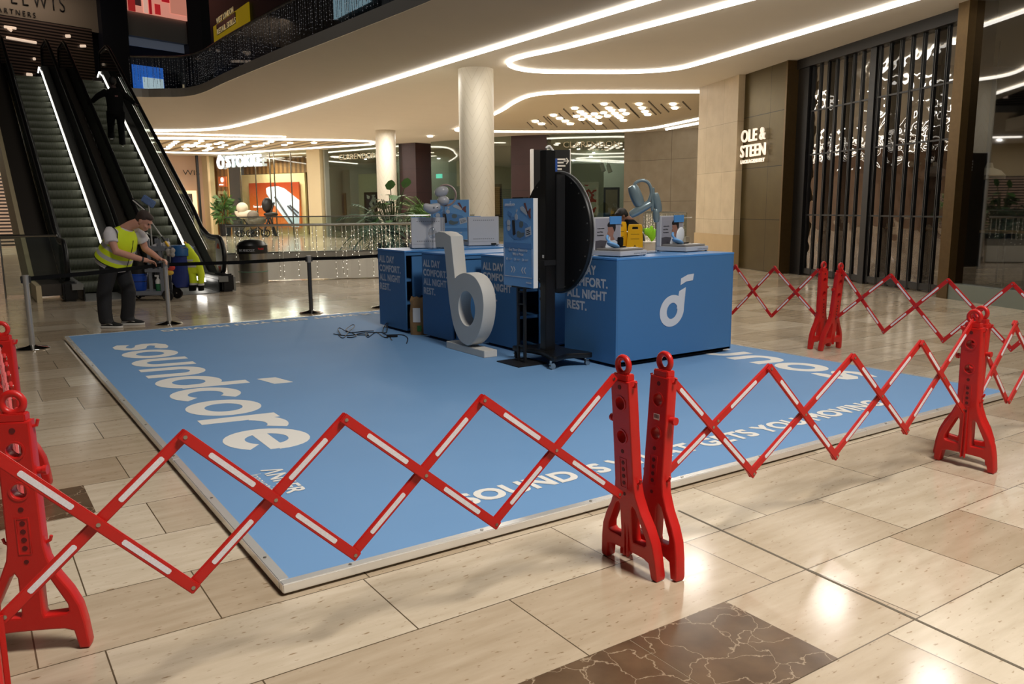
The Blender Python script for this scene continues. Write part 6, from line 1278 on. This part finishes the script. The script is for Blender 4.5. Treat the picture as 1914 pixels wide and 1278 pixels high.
m = MB(); m.ball((0, 0, 0), (.065, .05, .055)); m.build('red_half', mat('duster_red', (200, 70, 60), .9, bump=.6, bscale=60), t, True); m = MB(); m.ball((-.025, 0, -.085), (.06, .045, .045)); m.build('yellow_half', mat('duster_yellow', (220, 180, 70), .9, bump=.6, bscale=60), t, True)
def pole(name, lab, a, b, off, cols):
    p, q = K(*a, off), K(*b, off); t = thing(name, lab, 'cleaning tool', tuple(p)); d = q-p
    m = MB(); m.cyl((0, 0, 0), d, .013, n=10); m.build('handle', cols, t); return t, d
t, d = pole('flat_mop', 'flat mop with pale blue head standing upright in the cart', (291, 540), (278, 383), -.05, mat('handle_pale', (170, 168, 164), .4)); u = Vector((.77, 0, -.64))
m = MB(); m.box(d+Z*.06, (.24, .04, .13), math.atan2(vx.y, vx.x), .015, (Matrix.Rotation(math.atan2(vx.y, vx.x), 3, 'Z') @ Matrix.Rotation(R(35), 3, 'Y'))); m.build('head', mat('mop_blue', (110, 136, 186), .8, noise=.3, nscale=20), t)
m = MB(); m.cyl(d*.0, d*.45, .018, n=10); m.build('grip', M_BLACK, t)
t, d = pole('squeegee', 'window squeegee on a pole with yellow grip leaning across the cart', (313, 457), (260, 383), -.12, mat('handle_pale2', (180, 178, 172), .4))
RMx = Matrix.Rotation(math.atan2(vx.y, vx.x), 3, 'Z') @ Matrix.Rotation(R(42), 3, 'Y')
m = MB(); m.box(d, (.26, .03, .05), 0, .004, RMx); m.build('blade_holder', M_BLACK, t); m = MB(); m.box(d-vn*.018, (.25, .008, .02), 0, 0, RMx); m.build('blade', M_WHITE, t)
m = MB(); m.cyl(d*-.05, d*.08, .02, n=10); m.build('yellow_grip', M_YEL, t); m = MB(); m.cyl(d*.08, d*.2, .019, n=10); m.build('black_grip', M_BLACK, t)
t = CT('hi_vis_jacket', 'yellow hi-vis jacket with silver bands hanging from the cart handle', 'jacket', 352, 480, -.05); o = Vector(t.location)
def KL(px, py, off=-.05): v = K(px, py, off)-o; return Vector((v.dot(vx), v.dot(vn), v.z))
m = MB(); S_ = lambda px, py, w_, dd=.07: (KL(px, py), Vector((w_, 0, 0)), Vector((0, dd, 0)))
m.loft([S_(349, 455, .02), S_(353, 466, .07), S_(358, 480, .12), S_(362, 495, .135), S_(362, 510, .13)], 16); m.loft([S_(355, 500, .07), S_(360, 515, .065), S_(362, 530, .065)], 12); m.loft([S_(371, 495, .07), S_(376, 512, .06), S_(376, 530, .045)], 12)
j = fuse(m, .013).build('cloth', mat('jacket_yellow', (206, 222, 30), .8, bump=.4, bscale=14), t, True)
m = MB(); 
for px, py, w_ in ((361, 497, .14), (358, 486, .1), (362, 530, .068), (376, 531, .05)): m.loft([(KL(px, py-1.6), Vector((w_, 0, 0)), Vector((0, .078, 0))), (KL(px, py+2.0), Vector((w_, 0, 0)), Vector((0, .078, 0)))], 16)
m.build('silver_band', M_SILVER, j, True)
m = MB()
for px, w_ in ((360, .065), (376, .05)): m.loft([S_(px, 533.5, w_), S_(px, 543, w_*.85)], 12)
m.build('black_cuff', M_CLOTH, j, True)
m = MB(); m.cyl(KL(345, 452, 0), KL(352, 462, 0), .02, n=8); m.build('hook', M_YEL, t)
